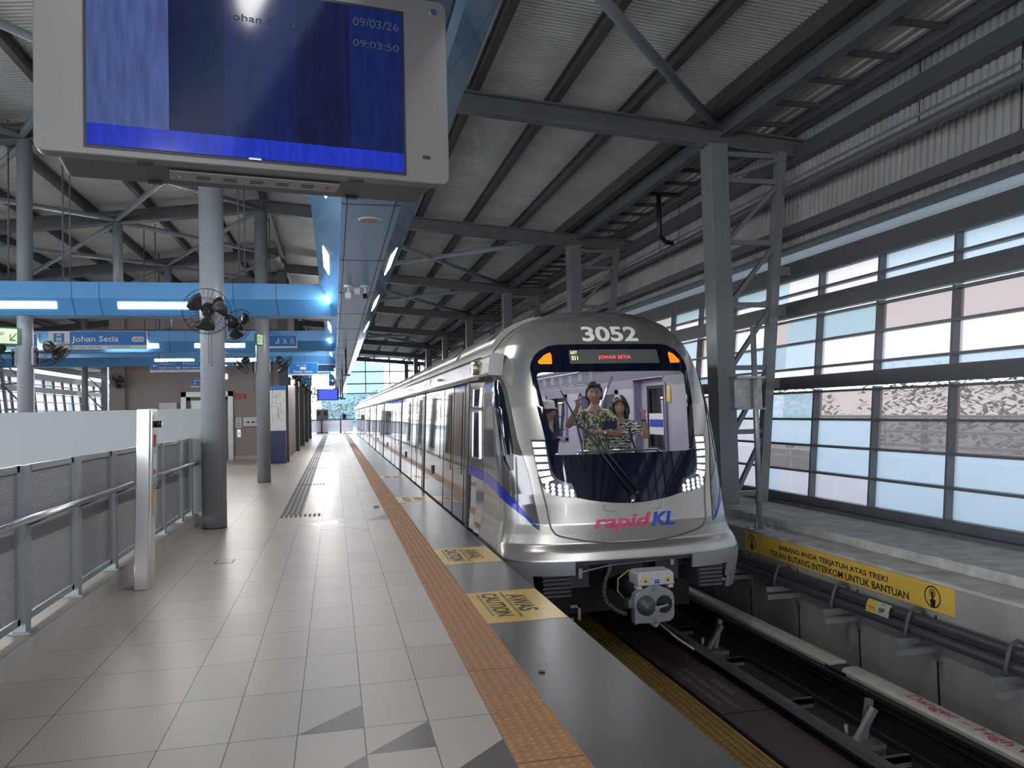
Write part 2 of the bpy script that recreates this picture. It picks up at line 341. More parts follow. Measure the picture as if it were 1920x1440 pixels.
# yellow grating and purple boards
YG = mat('ochre grating', srgb(140, 112, 58), 0.6, var=0.15, vscale=6)
b = MB(); b.box(2.74, 3.13, Y0, 12, -1.19, -1.17)
g = b.build('track_walkway', YG); tag(g, 'ochre ribbed anti-slip walkway strip lying between the rails', 'walkway')
b = MB()
for c in range(6):
    x = 2.775 + 0.062 * c; b.box(x, x + 0.016, Y0, 12, -1.17, -1.158)
b.build('rib', YG, g)['kind'] = 'stuff'
b = MB()
y = 1.5
while y < 12:
    for c in range(5):
        x = 2.812 + 0.062 * c; b.cyl((x, y + 0.03 * (c % 2)), 0.012, -1.171, -1.160, 6, 0.008)
    y += 0.085
b.build('stud', YG, g)['kind'] = 'stuff'
PURP = mat('plum walkway board', (0.055, 0.028, 0.040), 0.55, var=0.15)
for k in range(9):
    ya = -0.05 + 1.255 * k + 0.01; yb = ya + 1.235
    p = thing('walkway_board', 'plum walkway board between the rails, %s from the camera end' % ORD[k], 'walkway board', (3.4, ya, -1.19), 'plum boards between the rails')
    b = MB(); b.box(3.17, 3.63, ya, yb, -1.19, -1.16); b.build('board', PURP, p)
    if k == 5:
        p['label'] = 'plum walkway board between the rails carrying the white AMARAN warning'
        R_, U_ = (0, -1, 0), (1, 0, 0); im = mat('faded ink', (0.24, 0.21, 0.22), 0.6)
        text('AMARAN', .1, (3.46, yb - 0.42, -1.16), R_, U_, im, p, width=0.42, height=0.075)
        text('DILARANG BERADA DI KAWASAN INI', .08, (3.34, yb - 0.05, -1.16), R_, U_, im, p, width=1.1, height=0.06)
        text('PENCEROBOH AKAN DIDAKWA', .08, (3.235, yb - 0.12, -1.16), R_, U_, im, p, width=0.92, height=0.06)
# third rail with white cover
TRM = mat('black conductor rail', (0.022, 0.022, 0.026), 0.4, 0.4)
COV = mat('cream conductor cover', srgb(196, 192, 184), 0.45, var=0.1, vscale=7)
t = thing('conductor_rail', 'black third rail with cream protective cover beside the track', 'third rail', (4.5, 0, -1.45))
b = MB(); b.box(4.40, 4.56, Y0, 60, -1.10, -1.02); b.box(4.36, 4.60, Y0, 60, -1.02, -0.985); b.box(4.43, 4.47, Y0, 60, -1.18, -1.10); b.box(4.30, 4.36, Y0, 60, -1.17, -1.13)
b.build('rail_bar', TRM, t)
cp = [(4.43, -0.985), (4.425, -0.955), (4.44, -0.935), (4.48, -0.925), (4.56, -0.925), (4.60, -0.935), (4.615, -0.955), (4.615, -0.985)]
for i, (ya, yb) in enumerate([(Y0, 6.36), (6.55, 9.6), (9.6, 20), (20, 60)]):
    b = MB(); b.prof(cp, ya, yb); b.build('cover', COV, t)
b = MB(); b.box(4.42, 4.61, 6.3, 6.6, -0.985, -0.965); b.build('joint_plate', DARK, t)
text('Danger – High voltage', .14, (4.475, 5.62, -0.925), (0, -1, 0), (1, 0, 0), INKR, t, width=1.55, height=0.115, shear=0.15, bold=0.005)
for k in range(10):
    yy = 3.2 + 2.62 * k; b = MB()
    b.box(4.02, 4.36, yy - .11, yy + .11, -1.45, -1.34); b.beam((4.1, yy - .06, -1.34), (4.3, yy - .06, -1.06), .045, .05, (0, 1, 0)); b.beam((4.26, yy + .04, -1.34), (4.33, yy + .04, -1.02), .05, .05, (0, 1, 0))
    b.cyl((4.12, yy + .07), .018, -1.34, -1.22, 8)
    b.build('support_bracket', GALV, t)
for k in range(7):
    yy = 2.9 + 1.3 * k; b = MB(); b.box(4.05, 4.42, yy, yy + .05, -1.40, -1.35); b.box(4.05, 4.42, yy, yy + .008, -1.44, -1.35)
    tag(b.build('cable_bracket', GALV), 'short galvanised cable bracket on the track bed, %s from the camera' % ORD[k], 'bracket', 'cable brackets on the track bed')
# trackside wall and ledges
b = MB(); b.box(5.2, 5.62, Y0, 110, -1.55, -0.16)
tag(b.build('wall_trackside', CONCD), 'stained concrete parapet wall beyond the track', 'wall', kind='structure')
b = MB(); b.box(5.19, 5.62, Y0, 110, -0.17, -0.14)
tag(b.build('trim_1', LEDGE), 'dusty flat top of the concrete parapet wall', 'ledge', kind='structure')
b = MB(); b.box(5.62, 6.75, Y0, 110, -0.6, -0.045)
tag(b.build('trim_2', LEDGE), 'raised dusty concrete ledge under the glazed wall', 'ledge', kind='structure')
b = MB()
for k in range(14): b.box(5.193, 5.2005, 2.85 + 1.073 * k, 2.865 + 1.073 * k, -1.5, -0.45)
tag(b.build('trim_3', DARK), 'dark vertical joints in the concrete parapet wall', 'wall joint', kind='structure')
# yellow banner on the wall
t = thing('wall_banner', 'long yellow banner with two lines of black capitals on the trackside wall', 'sign', (5.2, 7.6, -0.3))
b = MB(); b.box(5.192, 5.2, 5.85, 9.40, -0.415, -0.175); b.build('panel', SIGNY, t)
R_, U_ = (0, -1, 0), (0, 0, 1)
text('BARANG ANDA TERJATUH ATAS TREK?', .1, (5.192, 8.60, -0.285), R_, U_, INK, t, width=1.92, height=0.074, bold=0.018)
text('TEKAN BUTANG INTERKOM UNTUK BANTUAN', .1, (5.192, 8.80, -0.39), R_, U_, INK, t, width=2.40, height=0.074, bold=0.018)
for cyy in (9.22, 6.10):
    b = MB(); n = 28
    ring = lambda r, x: [(x, cyy + r * cos(2 * pi * k / n), -0.295 + r * sin(2 * pi * k / n)) for k in range(n)]
    b.add(ring(.098, 5.190) + ring(.086, 5.190), [(k, (k + 1) % n, n + (k + 1) % n, n + k) for k in range(n)])
    ring2 = lambda r, x: [(x, cyy + r * cos(2 * pi * k / n), -0.26 + r * sin(2 * pi * k / n)) for k in range(n)]
    b.add(ring2(.036, 5.190) + ring2(.027, 5.190), [(k, (k + 1) % n, n + (k + 1) % n, n + k) for k in range(n)]); b.add(ring2(.017, 5.190), [tuple(range(n))])
    b.add([(5.1895, cyy - q, -0.295 + p) for q, p in ((-.010, .035), (.010, .035), (.012, -.015), (.036, -.022), (.034, -.055), (.022, -.085), (-.018, -.085), (-.032, -.05), (-.03, -.03), (-.012, -.02))], [tuple(range(10))])
    b.build('press_button_symbol', INK, t)
# pipes, clamps and struts on the trackside wall
for i, (x, z, r, l) in enumerate([(5.10, -0.50, .048, 'upper dark cable pipe along the trackside wall'), (5.06, -0.605, .048, 'lower dark cable pipe along the trackside wall')]):
    b = MB(); b.tube([(x, Y0, z), (x, 60, z)], r, 14); tag(b.build('cable_pipe', mat('dark pipe %d' % i, (0.035, 0.037, 0.043), 0.45)), l, 'pipe')
for k in range(8):
    yy = 4.035 + 1.08 * k; b = MB(); b.box(4.86, 5.2, yy - .022, yy + .022, -0.72, -0.665); b.box(4.86, 5.2, yy - .018, yy + .018, -0.665, -0.66)
    s_ = thing('pipe_strut', 'galvanised strut with pipe clamp on the trackside wall, %s from the camera' % ORD[k], 'bracket', (5.2, yy, -0.7), 'pipe struts on the trackside wall')
    b.build('strut', GALV, s_)
    b = MB(); b.tube([(4.975, yy, -0.665), (4.972, yy, -0.60), (5.005, yy, -0.50), (5.035, yy, -0.43), (5.10, yy, -0.405), (5.165, yy, -0.43), (5.19, yy, -0.52)], .017, 8); b.build('clamp', mat('clamp grey', (0.08, 0.085, 0.095), 0.5) if k == 0 else MATS['clamp grey'], s_)
for k in range(8):
    yy = 3.91 + 1.073 * k; b = MB(); b.box(4.78, 5.2, yy - .022, yy + .022, -0.765, -0.71); b.box(5.17, 5.2, yy - .04, yy + .04, -0.85, -0.6)
    tag(b.build('wall_strut', GALV), 'empty galvanised strut on the trackside wall, %s from the camera' % ORD[k], 'bracket', 'empty struts on the trackside wall')
t = thing('warning_label', 'small pale warning label strapped to the dark pipes under the yellow banner', 'label', (5.05, 6.6, -0.5))
b = MB(); lp = [(5.045, -.445), (5.02, -.47), (5.005, -.51), (5.0, -.56)]; LPM = mat('faded label', srgb(190, 188, 176), .5)
def lab(y0, y1, i0, i1, d): return [((x - d), y, z) for x, z in lp[i0:i1 + 1] for y in (y0, y1)]
b.add(lab(6.45, 6.77, 0, 3, 0), [(0, 1, 3, 2), (2, 3, 5, 4), (4, 5, 7, 6)]); so = b.build('plate', LPM, t).modifiers.new('thickness', 'SOLIDIFY'); so.thickness = .003
b = MB(); b.add(lab(6.625, 6.76, 0, 3, .003), [(0, 1, 3, 2), (2, 3, 5, 4), (4, 5, 7, 6)]); b.build('yellow_panel', SIGNY, t)
b = MB(); b.add([(5.037, 6.69, -.45), (5.0, 6.745, -.51), (5.0, 6.635, -.51)], [(0, 1, 2)]); b.build('triangle_mark', mat('grey ink', (0.12, 0.12, 0.13), 0.6), t)
b = MB(); b.add([(5.012 - .02 * math.sin(a * pi / 6), 6.545 + .045 * cos(a * pi / 6), -.49 - .036 * math.sin(a * pi / 6)) for a in range(12)], [tuple(range(12))]); b.build('bolt_mark', MATS['grey ink'], t)
# ================================================================== ROOF AND RIGHT WALL
ROWS = [3.6, 11.15, 18.6, 26.35, 34.1, 41.85, 49.6, 57.35, 65.1]
BACK = [-4.0, -11.7, -19.4]
LROWS = [2.6, 7.9, 13.2, 18.5, 23.8, 29.1, 34.4, 45.0, 55.6]
def ztop(x): return 6.40 - 0.0815 * (x + 1.5) if x >= -1.5 else 6.40 - 0.12 * (-1.5 - x)
def zsheet(x): return ztop(x) + 0.215
def corr_sheet(xa, xb, ya, yb, pitch, h):
    b = MB(); n = int((yb - ya) / pitch); prof = []
    for i in range(n):
        y = ya + i * pitch; prof += [(y, 0), (y + pitch * .35, 0), (y + pitch * .5, h), (y + pitch * .85, h)]
    vs = [(xa, y, zsheet(xa) + z) for y, z in prof] + [(xb, y, zsheet(xb) + z) for y, z in prof]; m = len(prof)
    b.add(vs, [(i, i + 1, m + i + 1, m + i) for i in range(m - 1)]); return b
tag(corr_sheet(-1.5, 6.05, Y0, 66.5, 0.075, 0.028).build('ceiling', SHEET), 'ribbed light metal roof sheet above the track and platform', 'roof', kind='structure')
tag(corr_sheet(-13.6, -1.5, Y0, 66.5, 0.085, 0.016).build('ceiling', SHEET), 'ribbed light metal roof sheet above the stair well side', 'roof', kind='structure')
b = MB(); b.add([(-13.6, Y0, zsheet(-13.6) + .05), (-1.5, Y0, zsheet(-1.5) + .05), (7.6, Y0, zsheet(7.6) + .05), (7.6, 66.5, zsheet(7.6) + .05), (-1.5, 66.5, zsheet(-1.5) + .05), (-13.6, 66.5, zsheet(-13.6) + .05)], [(0, 1, 4, 5), (1, 2, 3, 4)])
tag(b.build('ceiling', SHEET), 'outer skin over the ribbed roof', 'roof', kind='structure')
b = MB()
for k in range(14): 
    yy = 1.8 + 4.9 * k; b.add([(1.0, yy, zsheet(1.0) - .003), (6.0, yy, zsheet(6.0) - .003), (6.0, yy + .012, zsheet(6.0) - .003), (1.0, yy + .012, zsheet(1.0) - .003)], [(0, 1, 2, 3)])
tag(b.build('trim_4', DARK), 'dark lap joints across the ribbed roof sheet', 'roof joint', kind='structure')
for i, y in enumerate(ROWS):
    b = MB(); xs = [-1.5, 7.38]
    b.ibeam((-1.5, y, ztop(-1.5) - .15), (7.38, y, ztop(7.38) - .15), .19, .30, .03)
    b.box(5.6, 6.15, y - .12, y + .12, 5.50, 5.53)
    tag(b.build('roof_girder', STEEL), 'grey roof girder over the train track, %s row from the camera' % ORD[i], 'roof beam', 'roof girders over the track', 'structure')
for i, y in enumerate(LROWS):
    b = MB(); b.ibeam((-1.5, y, ztop(-1.5) - .15), (-13.2, y, ztop(-13.2) - .15), .18, .28, .03)
    tag(b.build('roof_girder', STEEL), 'grey roof girder over the stair well side, %s row from the camera' % ORD[i], 'roof beam', 'roof girders over the stair well', 'structure')
px = [2.08, 3.27, 4.45, 0.89, -0.30, -1.5]
for i, x in enumerate(px):
    b = MB(); b.ibeam((x, Y0, ztop(x) + .10), (x, 66, ztop(x) + .10), .12, .20, .03)
    tag(b.build('roof_purlin', PURL), ['grey purlin running beside the blue bulkhead', 'grey purlin midway over the train roof, left of two', 'grey purlin midway over the train roof, right of two', 'grey purlin hidden above the blue bulkhead', 'grey purlin left of the blue bulkhead', 'grey purlin along the roof ridge'][i], 'roof purlin', kind='structure')
b = MB(); b.box(5.58, 5.75, Y0, 66, ztop(5.6), ztop(5.6) + .26); tag(b.build('roof_purlin', PURL), 'deep dark purlin beside the tops of the lattice columns', 'roof purlin', kind='structure')
for i in range(9):
    x = -2.7 - 1.2 * i; b = MB(); b.ibeam((x, Y0, ztop(x) + .10), (x, 66, ztop(x) + .10), .10, .20, .03)
    tag(b.build('roof_purlin', PURL), 'grey purlin over the stair well side, %s from the ridge' % ORD[i], 'roof purlin', kind='structure')
b = MB(); b.ibeam((6.02, Y0, 5.78), (6.02, 66, 5.78), .16, .24, .02)
tag(b.build('eaves_beam', STEELB), 'long grey beam along the tops of the lattice columns', 'roof beam', kind='structure')
# eaves soffit of ribbed sheet with noggings
b = MB(); pr = []
x = 6.08
while x < 7.34: pr += [(x, 5.93), (x + .07, 5.93), (x + .09, 5.96), (x + .14, 5.96)]; x += .16
b.prof(pr, Y0, 66, caps=False)
tag(b.build('ceiling', SHEET), 'ribbed eaves soffit between the columns and the cladding', 'soffit', kind='structure')
b = MB()
for k in range(80):
    y = 0.4 + 0.82 * k; b.box(6.08, 7.30, y, y + .05, 5.86, 5.93)
b.box(7.16, 7.34, Y0, 66, 5.80, 5.95)
tag(b.build('trim_5', STEELB), 'grey cross battens under the eaves soffit', 'soffit batten', kind='structure')
# braces
BR = [((5.80, 11.0, 5.80), (-1.0, 3.55, 5.80)), ((5.85, 26.2, 5.75), (-0.2, 18.8, 6.1)), ((5.85, 18.8, 5.75), (-0.2, 26.2, 6.1)), ((5.85, 34.0, 5.75), (-0.2, 26.5, 6.1)), ((5.85, 26.5, 5.75), (-.2, 34, 6.1)), ((5.85, 49.5, 5.75), (-.2, 42, 6.1)), ((5.85, 42, 5.75), (-.2, 49.5, 6.1))]
BL = ['brace tube slanting down to the nearest lattice column', 'brace tube slanting down to the third lattice column', 'brace tube slanting away from the second lattice column', 'brace tube slanting down to the fourth lattice column', 'brace tube slanting away from the third lattice column', 'brace tube slanting down to the sixth lattice column', 'brace tube slanting away from the fifth lattice column']
for (p, q), l in zip(BR, BL):
    b = MB(); b.tube([p, q], .07, 14); tag(b.build('roof_brace', MATS['grey column paint']), 'grey round ' + l, 'roof brace', 'roof braces over the track', 'structure')
n = 0
for ya, yb in ((7.9, 13.2), (13.2, 18.5), (18.5, 23.8), (23.8, 29.1), (29.1, 34.4)):
    for xa, xb in ((-4.54, -1.6), (-1.6, -4.54), (-4.54, -8.2), (-8.2, -4.54)):
        b = MB(); b.tube([(xa, ya + .1, ztop(xa) - .22), (xb, yb - .1, ztop(xb) - .22)], .055, 10)
        tag(b.build('roof_brace', COLM), 'grey round roof brace crossing over the stair well side', 'roof brace', 'roof braces over the stair well', 'structure'); n += 1
# lattice columns
def lattice(y, label):
    t = thing('lattice_column', label, 'column', (5.87, y, -0.05), 'lattice columns along the track', 'structure')
    b = MB(); b.box(5.72, 6.02, y - .15, y + .20, -0.05, 5.52); b.box(5.66, 6.08, y - .2, y + .25, -0.05, -0.03); b.build('post', COLR, t, .012)
    ch = lambda z: 6.44 + 0.1 * z
    b = MB(); b.beam((ch(-.05), y - .05, -.05), (ch(5.45), y - .05, 5.45), .14, .14, (0, 1, 0)); b.build('outer_chord', COLR, t)
    b = MB(); zs = [.1, 1.05, 2.04, 3.02, 4.0, 4.97, 5.38]
    for z in zs: b.beam((6.02, y - .05, z), (ch(z), y - .05, z), .07, .075, (0, 0, 1))
    for z0, z1 in zip(zs[:-1], zs[1:]): b.beam((6.03, y - .05, z0 + .04), (ch(z1) - .03, y - .05, z1 - .04), .06, .075, (0, 1, 0))
    b.build('lacing', COLR, t)
    b = MB()
    for z in (3.55, 2.91, 1.78): b.beam((ch(z), y - .05, z), (6.73 + .1 * z, y - .05, z), .12, .14)
    b.build('wall_arm', COLR, t)
    return t
for i, y in enumerate(ROWS):
    if i == 0: continue
    lattice(y, ['', 'tall grey lattice column nearest the camera, beside the train nose', 'grey lattice column rising just left of the number 3052, behind the train', 'grey lattice column behind the train, third from the camera', 'grey lattice column behind the train, fourth from the camera', 'grey lattice column behind the train, fifth from the camera', 'grey lattice column behind the train, sixth from the camera', 'grey lattice column behind the train, seventh from the camera', 'grey lattice column at the far end of the roof'][i])
# right wall: cladding
def claddings(sgn, x0, ya, yb, label):
    b = MB(); pr = []; y = ya
    while y < yb: pr += [(y, 0), (y + .05, 0), (y + .065, .035), (y + .10, .035)]; y += .115
    m = len(pr); X = lambda z, d: x0 + sgn * (.1 * z + .13 + d)
    vs = [(X(3.9, d), y, 3.9) for y, d in pr] + [(X(6.15, d), y, 6.15) for y, d in pr]
    b.add(vs, [(i, i + 1, m + i + 1, m + i) for i in range(m - 1)])
    b.add([(X(3.9, .05), ya, 3.9), (X(3.9, .05), yb, 3.9), (X(6.4, .05), yb, 6.4), (X(6.4, .05), ya, 6.4)], [(0, 1, 2, 3)])
    return tag(b.build('wall_right' if sgn > 0 else 'wall_left', CLAD), label, 'wall', kind='structure')
claddings(1, 6.75, Y0, 66, 'ribbed grey wall cladding above the windows beyond the track')
claddings(-1, -12.75, 10, 66, 'ribbed grey wall cladding above the far windows of the opposite platform')
def rails(sgn, x0, ya, yb, specs):
    for z0, z1, d0, d1, l in specs:
        b = MB(); zc = (z0 + z1) / 2; xx = x0 + sgn * .1 * zc
        xa, xb = sorted((xx - sgn * d0, xx + sgn * d1)); b.box(xa, xb, ya, yb, z0, z1)
        tag(b.build('wall_rail', GIRT), l, 'wall rail', kind='structure')
rails(1, 6.75, Y0, 66, [(5.32, 5.56, .06, .1, 'upper grey girt across the ribbed cladding'), (4.15, 4.29, .06, .1, 'lower grey girt across the ribbed cladding'), (4.12, 4.16, .10, .1, 'thin lip under the lower girt'), (3.88, 3.93, .12, .15, 'bright edge trim at the foot of the cladding'), (3.42, 3.68, .06, .1, 'deep grey beam above the top windows'), (2.80, 3.03, .10, .06, 'deep grey beam between the top and middle windows'), (1.68, 1.86, .14, .04, 'dark beam between the middle and bottom windows')])
rails(-1, -12.75, 10, 66, [(4.15, 4.4, .06, .1, 'grey girt across the far cladding'), (3.42, 3.68, .06, .1, 'grey beam above the far windows'), (2.80, 3.03, .10, .06, 'grey beam between the far windows'), (1.68, 1.86, .14, .04, 'dark beam low across the far windows')])
b = MB(); b.add([(7.06, Y0, 3.67), (7.30, Y0, 3.93), (7.30, 66, 3.93), (7.06, 66, 3.67)], [(0, 1, 2, 3)])
tag(b.build('trim_6', frosted('ledge sheet made to glow', (.17, .185, .20), .02)), 'pale sloping ledge above the window head beam', 'ledge', kind='structure')  # translucency added so sky brightness glows through the ledge
b = MB(); b.box(6.70, 6.80, Y0, 66, -.05, .05); b.box(6.66, 6.82, Y0, 66, .05, .10)
tag(b.build('baseboard_right', STEELB), 'dark metal skirting below the windows beyond the track', 'skirting', kind='structure')
b = MB(); b.box(6.58, 6.70, Y0, 66, -.05, -.0)
tag(b.build('baseboard_right', STEELB), 'low metal gutter at the foot of the windows', 'skirting', kind='structure')
# drain pipe along the cladding, drop pipe and small conduits
b = MB(); b.tube([(7.02, Y0, 4.80), (7.02, 66, 4.80)], .07, 14); tag(b.build('drain_pipe', GIRT), 'thick dark pipe running along the ribbed cladding', 'pipe')
b = MB(); b.tube([(6.98, Y0, 4.93), (6.98, 66, 4.93)], .018, 8); tag(b.build('conduit', STEELB), 'thin conduit above the thick pipe on the cladding', 'conduit')
b = MB(); b.tube([(6.6, 15.0, 5.86), (6.6, 15.0, 5.1), (6.62, 15.05, 5.0), (6.78, 15.1, 4.88), (6.93, 15.1, 4.86)], .05, 12); b.box(6.2, 7.0, 14.95, 15.05, 5.84, 5.88)
tag(b.build('down_pipe', DARK), 'black drop pipe hanging from the eaves near the second lattice column', 'pipe')
for i, (yy, za, zb) in enumerate([(8.45, 4.93, 5.90), (6.9, 4.2, 5.3), (15.6, 4.9, 5.9), (16.6, 4.9, 5.9), (22.6, 4.9, 5.9)]):
    b = MB(); b.tube([(6.75 + .1 * za + .04, yy, za), (6.75 + .1 * zb + .02, yy, zb)], .008, 6); tag(b.build('hanging_cable', DARK), 'thin black cable against the ribbed cladding, %s from the camera' % ORD[i], 'cable', 'cables on the cladding')
# windows: tiers of rows, bays split at the columns
P_BLUE = frosted('pale blue frosted pane', (0.235, 0.272, 0.295), 0.10); P_TEAL = frosted('teal frosted pane', (0.175, 0.215, 0.225), 0.10)
P_WHITE = frosted('white frosted pane', (0.33, 0.305, 0.315), 0.25); P_CLEAR = frosted('rosy clear pane', (0.165, 0.142, 0.134), 0.55)
TIERS = [('bottom', [.10, .47, .85, 1.23, 1.63]), ('middle', [1.86, 1.99, 2.38, 2.75]), ('top', [3.03, 3.16, 3.40])]
PAT = {0: {0: 'WWBB', 1: 'CBBB', 2: 'BBCC', 3: 'TCCC'}, 1: {0: 'WWBB', 1: 'BWWW', 2: 'TTCC'}, 2: {0: 'WWBB', 1: 'WWBB'}}
PM = {'W': P_WHITE, 'B': P_BLUE, 'T': P_TEAL, 'C': P_CLEAR}
WN = [0]
def glazing(sgn, x0, ya, yb, step, near, side, bay):
    X = lambda z, d=0: x0 + sgn * (.1 * z + d)
    for ti, (tn, zs) in enumerate(TIERS):
        WN[0] += 1
        w = thing('window_%d' % WN[0], '%s row of tinted panes in bay %d of the %s glazed wall' % (tn, bay, side), 'window', (X(0), ya, 0), kind='structure')
        ys = []; y = 8.92 + step * math.ceil((ya - 8.92) / step)
        while y < yb - .02: ys.append(y); y += step
        fb = MB()
        for y in ys: fb.beam((X(zs[0] - .03, -.05), y, zs[0] - .03), (X(zs[-1] + .04, -.05), y, zs[-1] + .04), .035, .11, (0, 1, 0)) if 0 else fb.poly([(X(zs[0] - .04, -.085), y - .018, zs[0] - .04), (X(zs[0] - .04, .05), y - .018, zs[0] - .04), (X(zs[-1] + .04, .05), y - .018, zs[-1] + .04), (X(zs[-1] + .04, -.085), y - .018, zs[-1] + .04)], (0, .036, 0))
        for z in zs: fb.beam((X(z, -.03), ya, z), (X(z, -.03), yb, z), .10, .032)
        fb.build('frame', STEELB, w)
        edges = [ya] + ys + [yb]; pb = {k: MB() for k in PM}
        for ci in range(len(edges) - 1):
            y0, y1 = edges[ci] , edges[ci + 1]
            if y1 - y0 < .05: continue
            col = round((11.52 - y1) / 1.3)
            for ri in range(len(zs) - 1):
                k = PAT[ti][ri][col] if near and 0 <= col < 4 else random.choice('WWBBTWWC' if ri < len(zs) - 2 else 'TCWB')
                if side == 'left': k = random.choice('WWWB')
                z0, z1 = zs[ri], zs[ri + 1]
                pb[k].add([(X(z0, .012), y0, z0), (X(z0, .012), y1, z0), (X(z1, .012), y1, z1), (X(z1, .012), y0, z1)], [(0, 1, 2, 3)])
        for k, q in pb.items():
            if q.v: q.build('panes', PM[k], w)
bays = [Y0] + ROWS[1:]
for i in range(len(bays) - 1): glazing(1, 6.75, bays[i], bays[i + 1], 1.3, i < 1, 'right', i + 1)
for i in range(2, len(bays) - 1): glazing(-1, -12.75, bays[i], bays[i + 1], 1.3, False, 'left', i + 1)
# far left wall lower plinth and columns
b = MB(); b.box(-13.0, -12.6, 10, 66, -1.5, .1); tag(b.build('wall_left', CONCD), 'low wall under the far windows of the opposite platform', 'wall', kind='structure')
for i, y in enumerate(LROWS[3:]):
    b = MB(); b.box(-11.9, -11.6, y, y + .3, -.2, 5.1); b.beam((-12.3, y + .1, 0), (-12.9, y + .1, 5.2), .12, .12, (0, 1, 0))
    for z in (1, 2, 3, 4): b.beam((-11.9, y + .1, z - .9), (-12.4 - .1 * z, y + .1, z), .06, .06, (0, 1, 0)); b.beam((-11.9, y + .1, z), (-12.4 - .1 * z, y + .1, z), .06, .06, (0, 1, 0))
    tag(b.build('lattice_column', COLM), 'grey lattice column by the far windows of the opposite platform', 'column', 'lattice columns of the opposite platform', 'structure')
# ================================================================== BLUE BULKHEADS
SEAM = mat('dark panel seam', (0.03, 0.05, 0.08), 0.6)
t = thing('bulkhead', 'long blue aluminium bulkhead running above the platform with lit panels', 'bulkhead', (0.3, 0, 3.3), kind='structure')
b = MB(); b.add([(.12, Y0, 3.05), (.48, Y0, 3.05), (.48, 64, 3.05), (.12, 64, 3.05)], [(0, 1, 2, 3)]); b.build('soffit_panel', SOFF, t)
b = MB(); b.add([(.08, Y0, 3.06), (.12, Y0, 3.05), (.12, 64, 3.05), (.08, 64, 3.06)], [(0, 1, 2, 3)]); b.add([(.48, Y0, 3.05), (.53, Y0, 3.06), (.53, 64, 3.06), (.48, 64, 3.05)], [(0, 1, 2, 3)]); b.build('edge_lip', SOFF, t)
b = MB(); b.add([(.08, Y0, 3.06), (.08, 64, 3.06), (-.19, 64, 3.55), (-.19, Y0, 3.55)], [(0, 1, 2, 3)]); b.add([(-.19, Y0, 3.55), (-.19, 64, 3.55), (-.15, 64, 3.75), (-.15, Y0, 3.75)], [(0, 1, 2, 3)]); b.build('side_panel', BLUE, t)
b = MB(); b.add([(.53, Y0, 3.06), (.53, 64, 3.06), (.86, 64, 3.55), (.86, Y0, 3.55)], [(0, 1, 2, 3)]); b.add([(.86, Y0, 3.55), (.86, 64, 3.55), (.84, 64, 3.75), (.84, Y0, 3.75)], [(0, 1, 2, 3)]); b.add([(-.15, Y0, 3.75), (.84, Y0, 3.75), (.84, 64, 3.75), (-.15, 64, 3.75)], [(0, 1, 2, 3)]); b.build('side_panel', BLUE, t)
b = MB(); b.box(.116, .124, -1, 64, 3.046, 3.052); b.box(.476, .484, -1, 64, 3.046, 3.052)
for k in range(28):
    y = 1.6 + 2.2 * k; b.box(.08, .53, y, y + .008, 3.047, 3.053)
    b.add([(.078, y, 3.06), (.078, y + .01, 3.06), (-.193, y + .01, 3.55), (-.193, y, 3.55)], [(0, 1, 2, 3)]); b.add([(.532, y, 3.06), (.532, y + .01, 3.06), (.863, y + .01, 3.55), (.863, y, 3.55)], [(0, 1, 2, 3)])
b.build('panel_seam', SEAM, t)
ns = 0
for k in range(19):
    y = 1.75 + 3.66 * (k - 3)  # unseen pairs behind the camera are added to brighten the platform
    for sd in (0, 1):
        b = MB()
        if sd == 0: q = lambda s: (.08 - .27 * s - .004, 3.06 + .49 * s)
        else: q = lambda s: (.53 + .33 * s + .004, 3.06 + .49 * s)
        (xa, za), (xb, zb) = q(.42), q(.64)
        b.add([(xa, y, za), (xa, y + 1.25, za), (xb, y + 1.25, zb), (xb, y, zb)], [(0, 1, 2, 3)])
        tag(b.build('panel_light', SPINEL), 'lit oblong lamp in the %s side of the blue bulkhead' % ('stair well', 'track')[sd], 'lamp', 'lamps in the %s side of the blue bulkhead' % ('stair well', 'track')[sd])
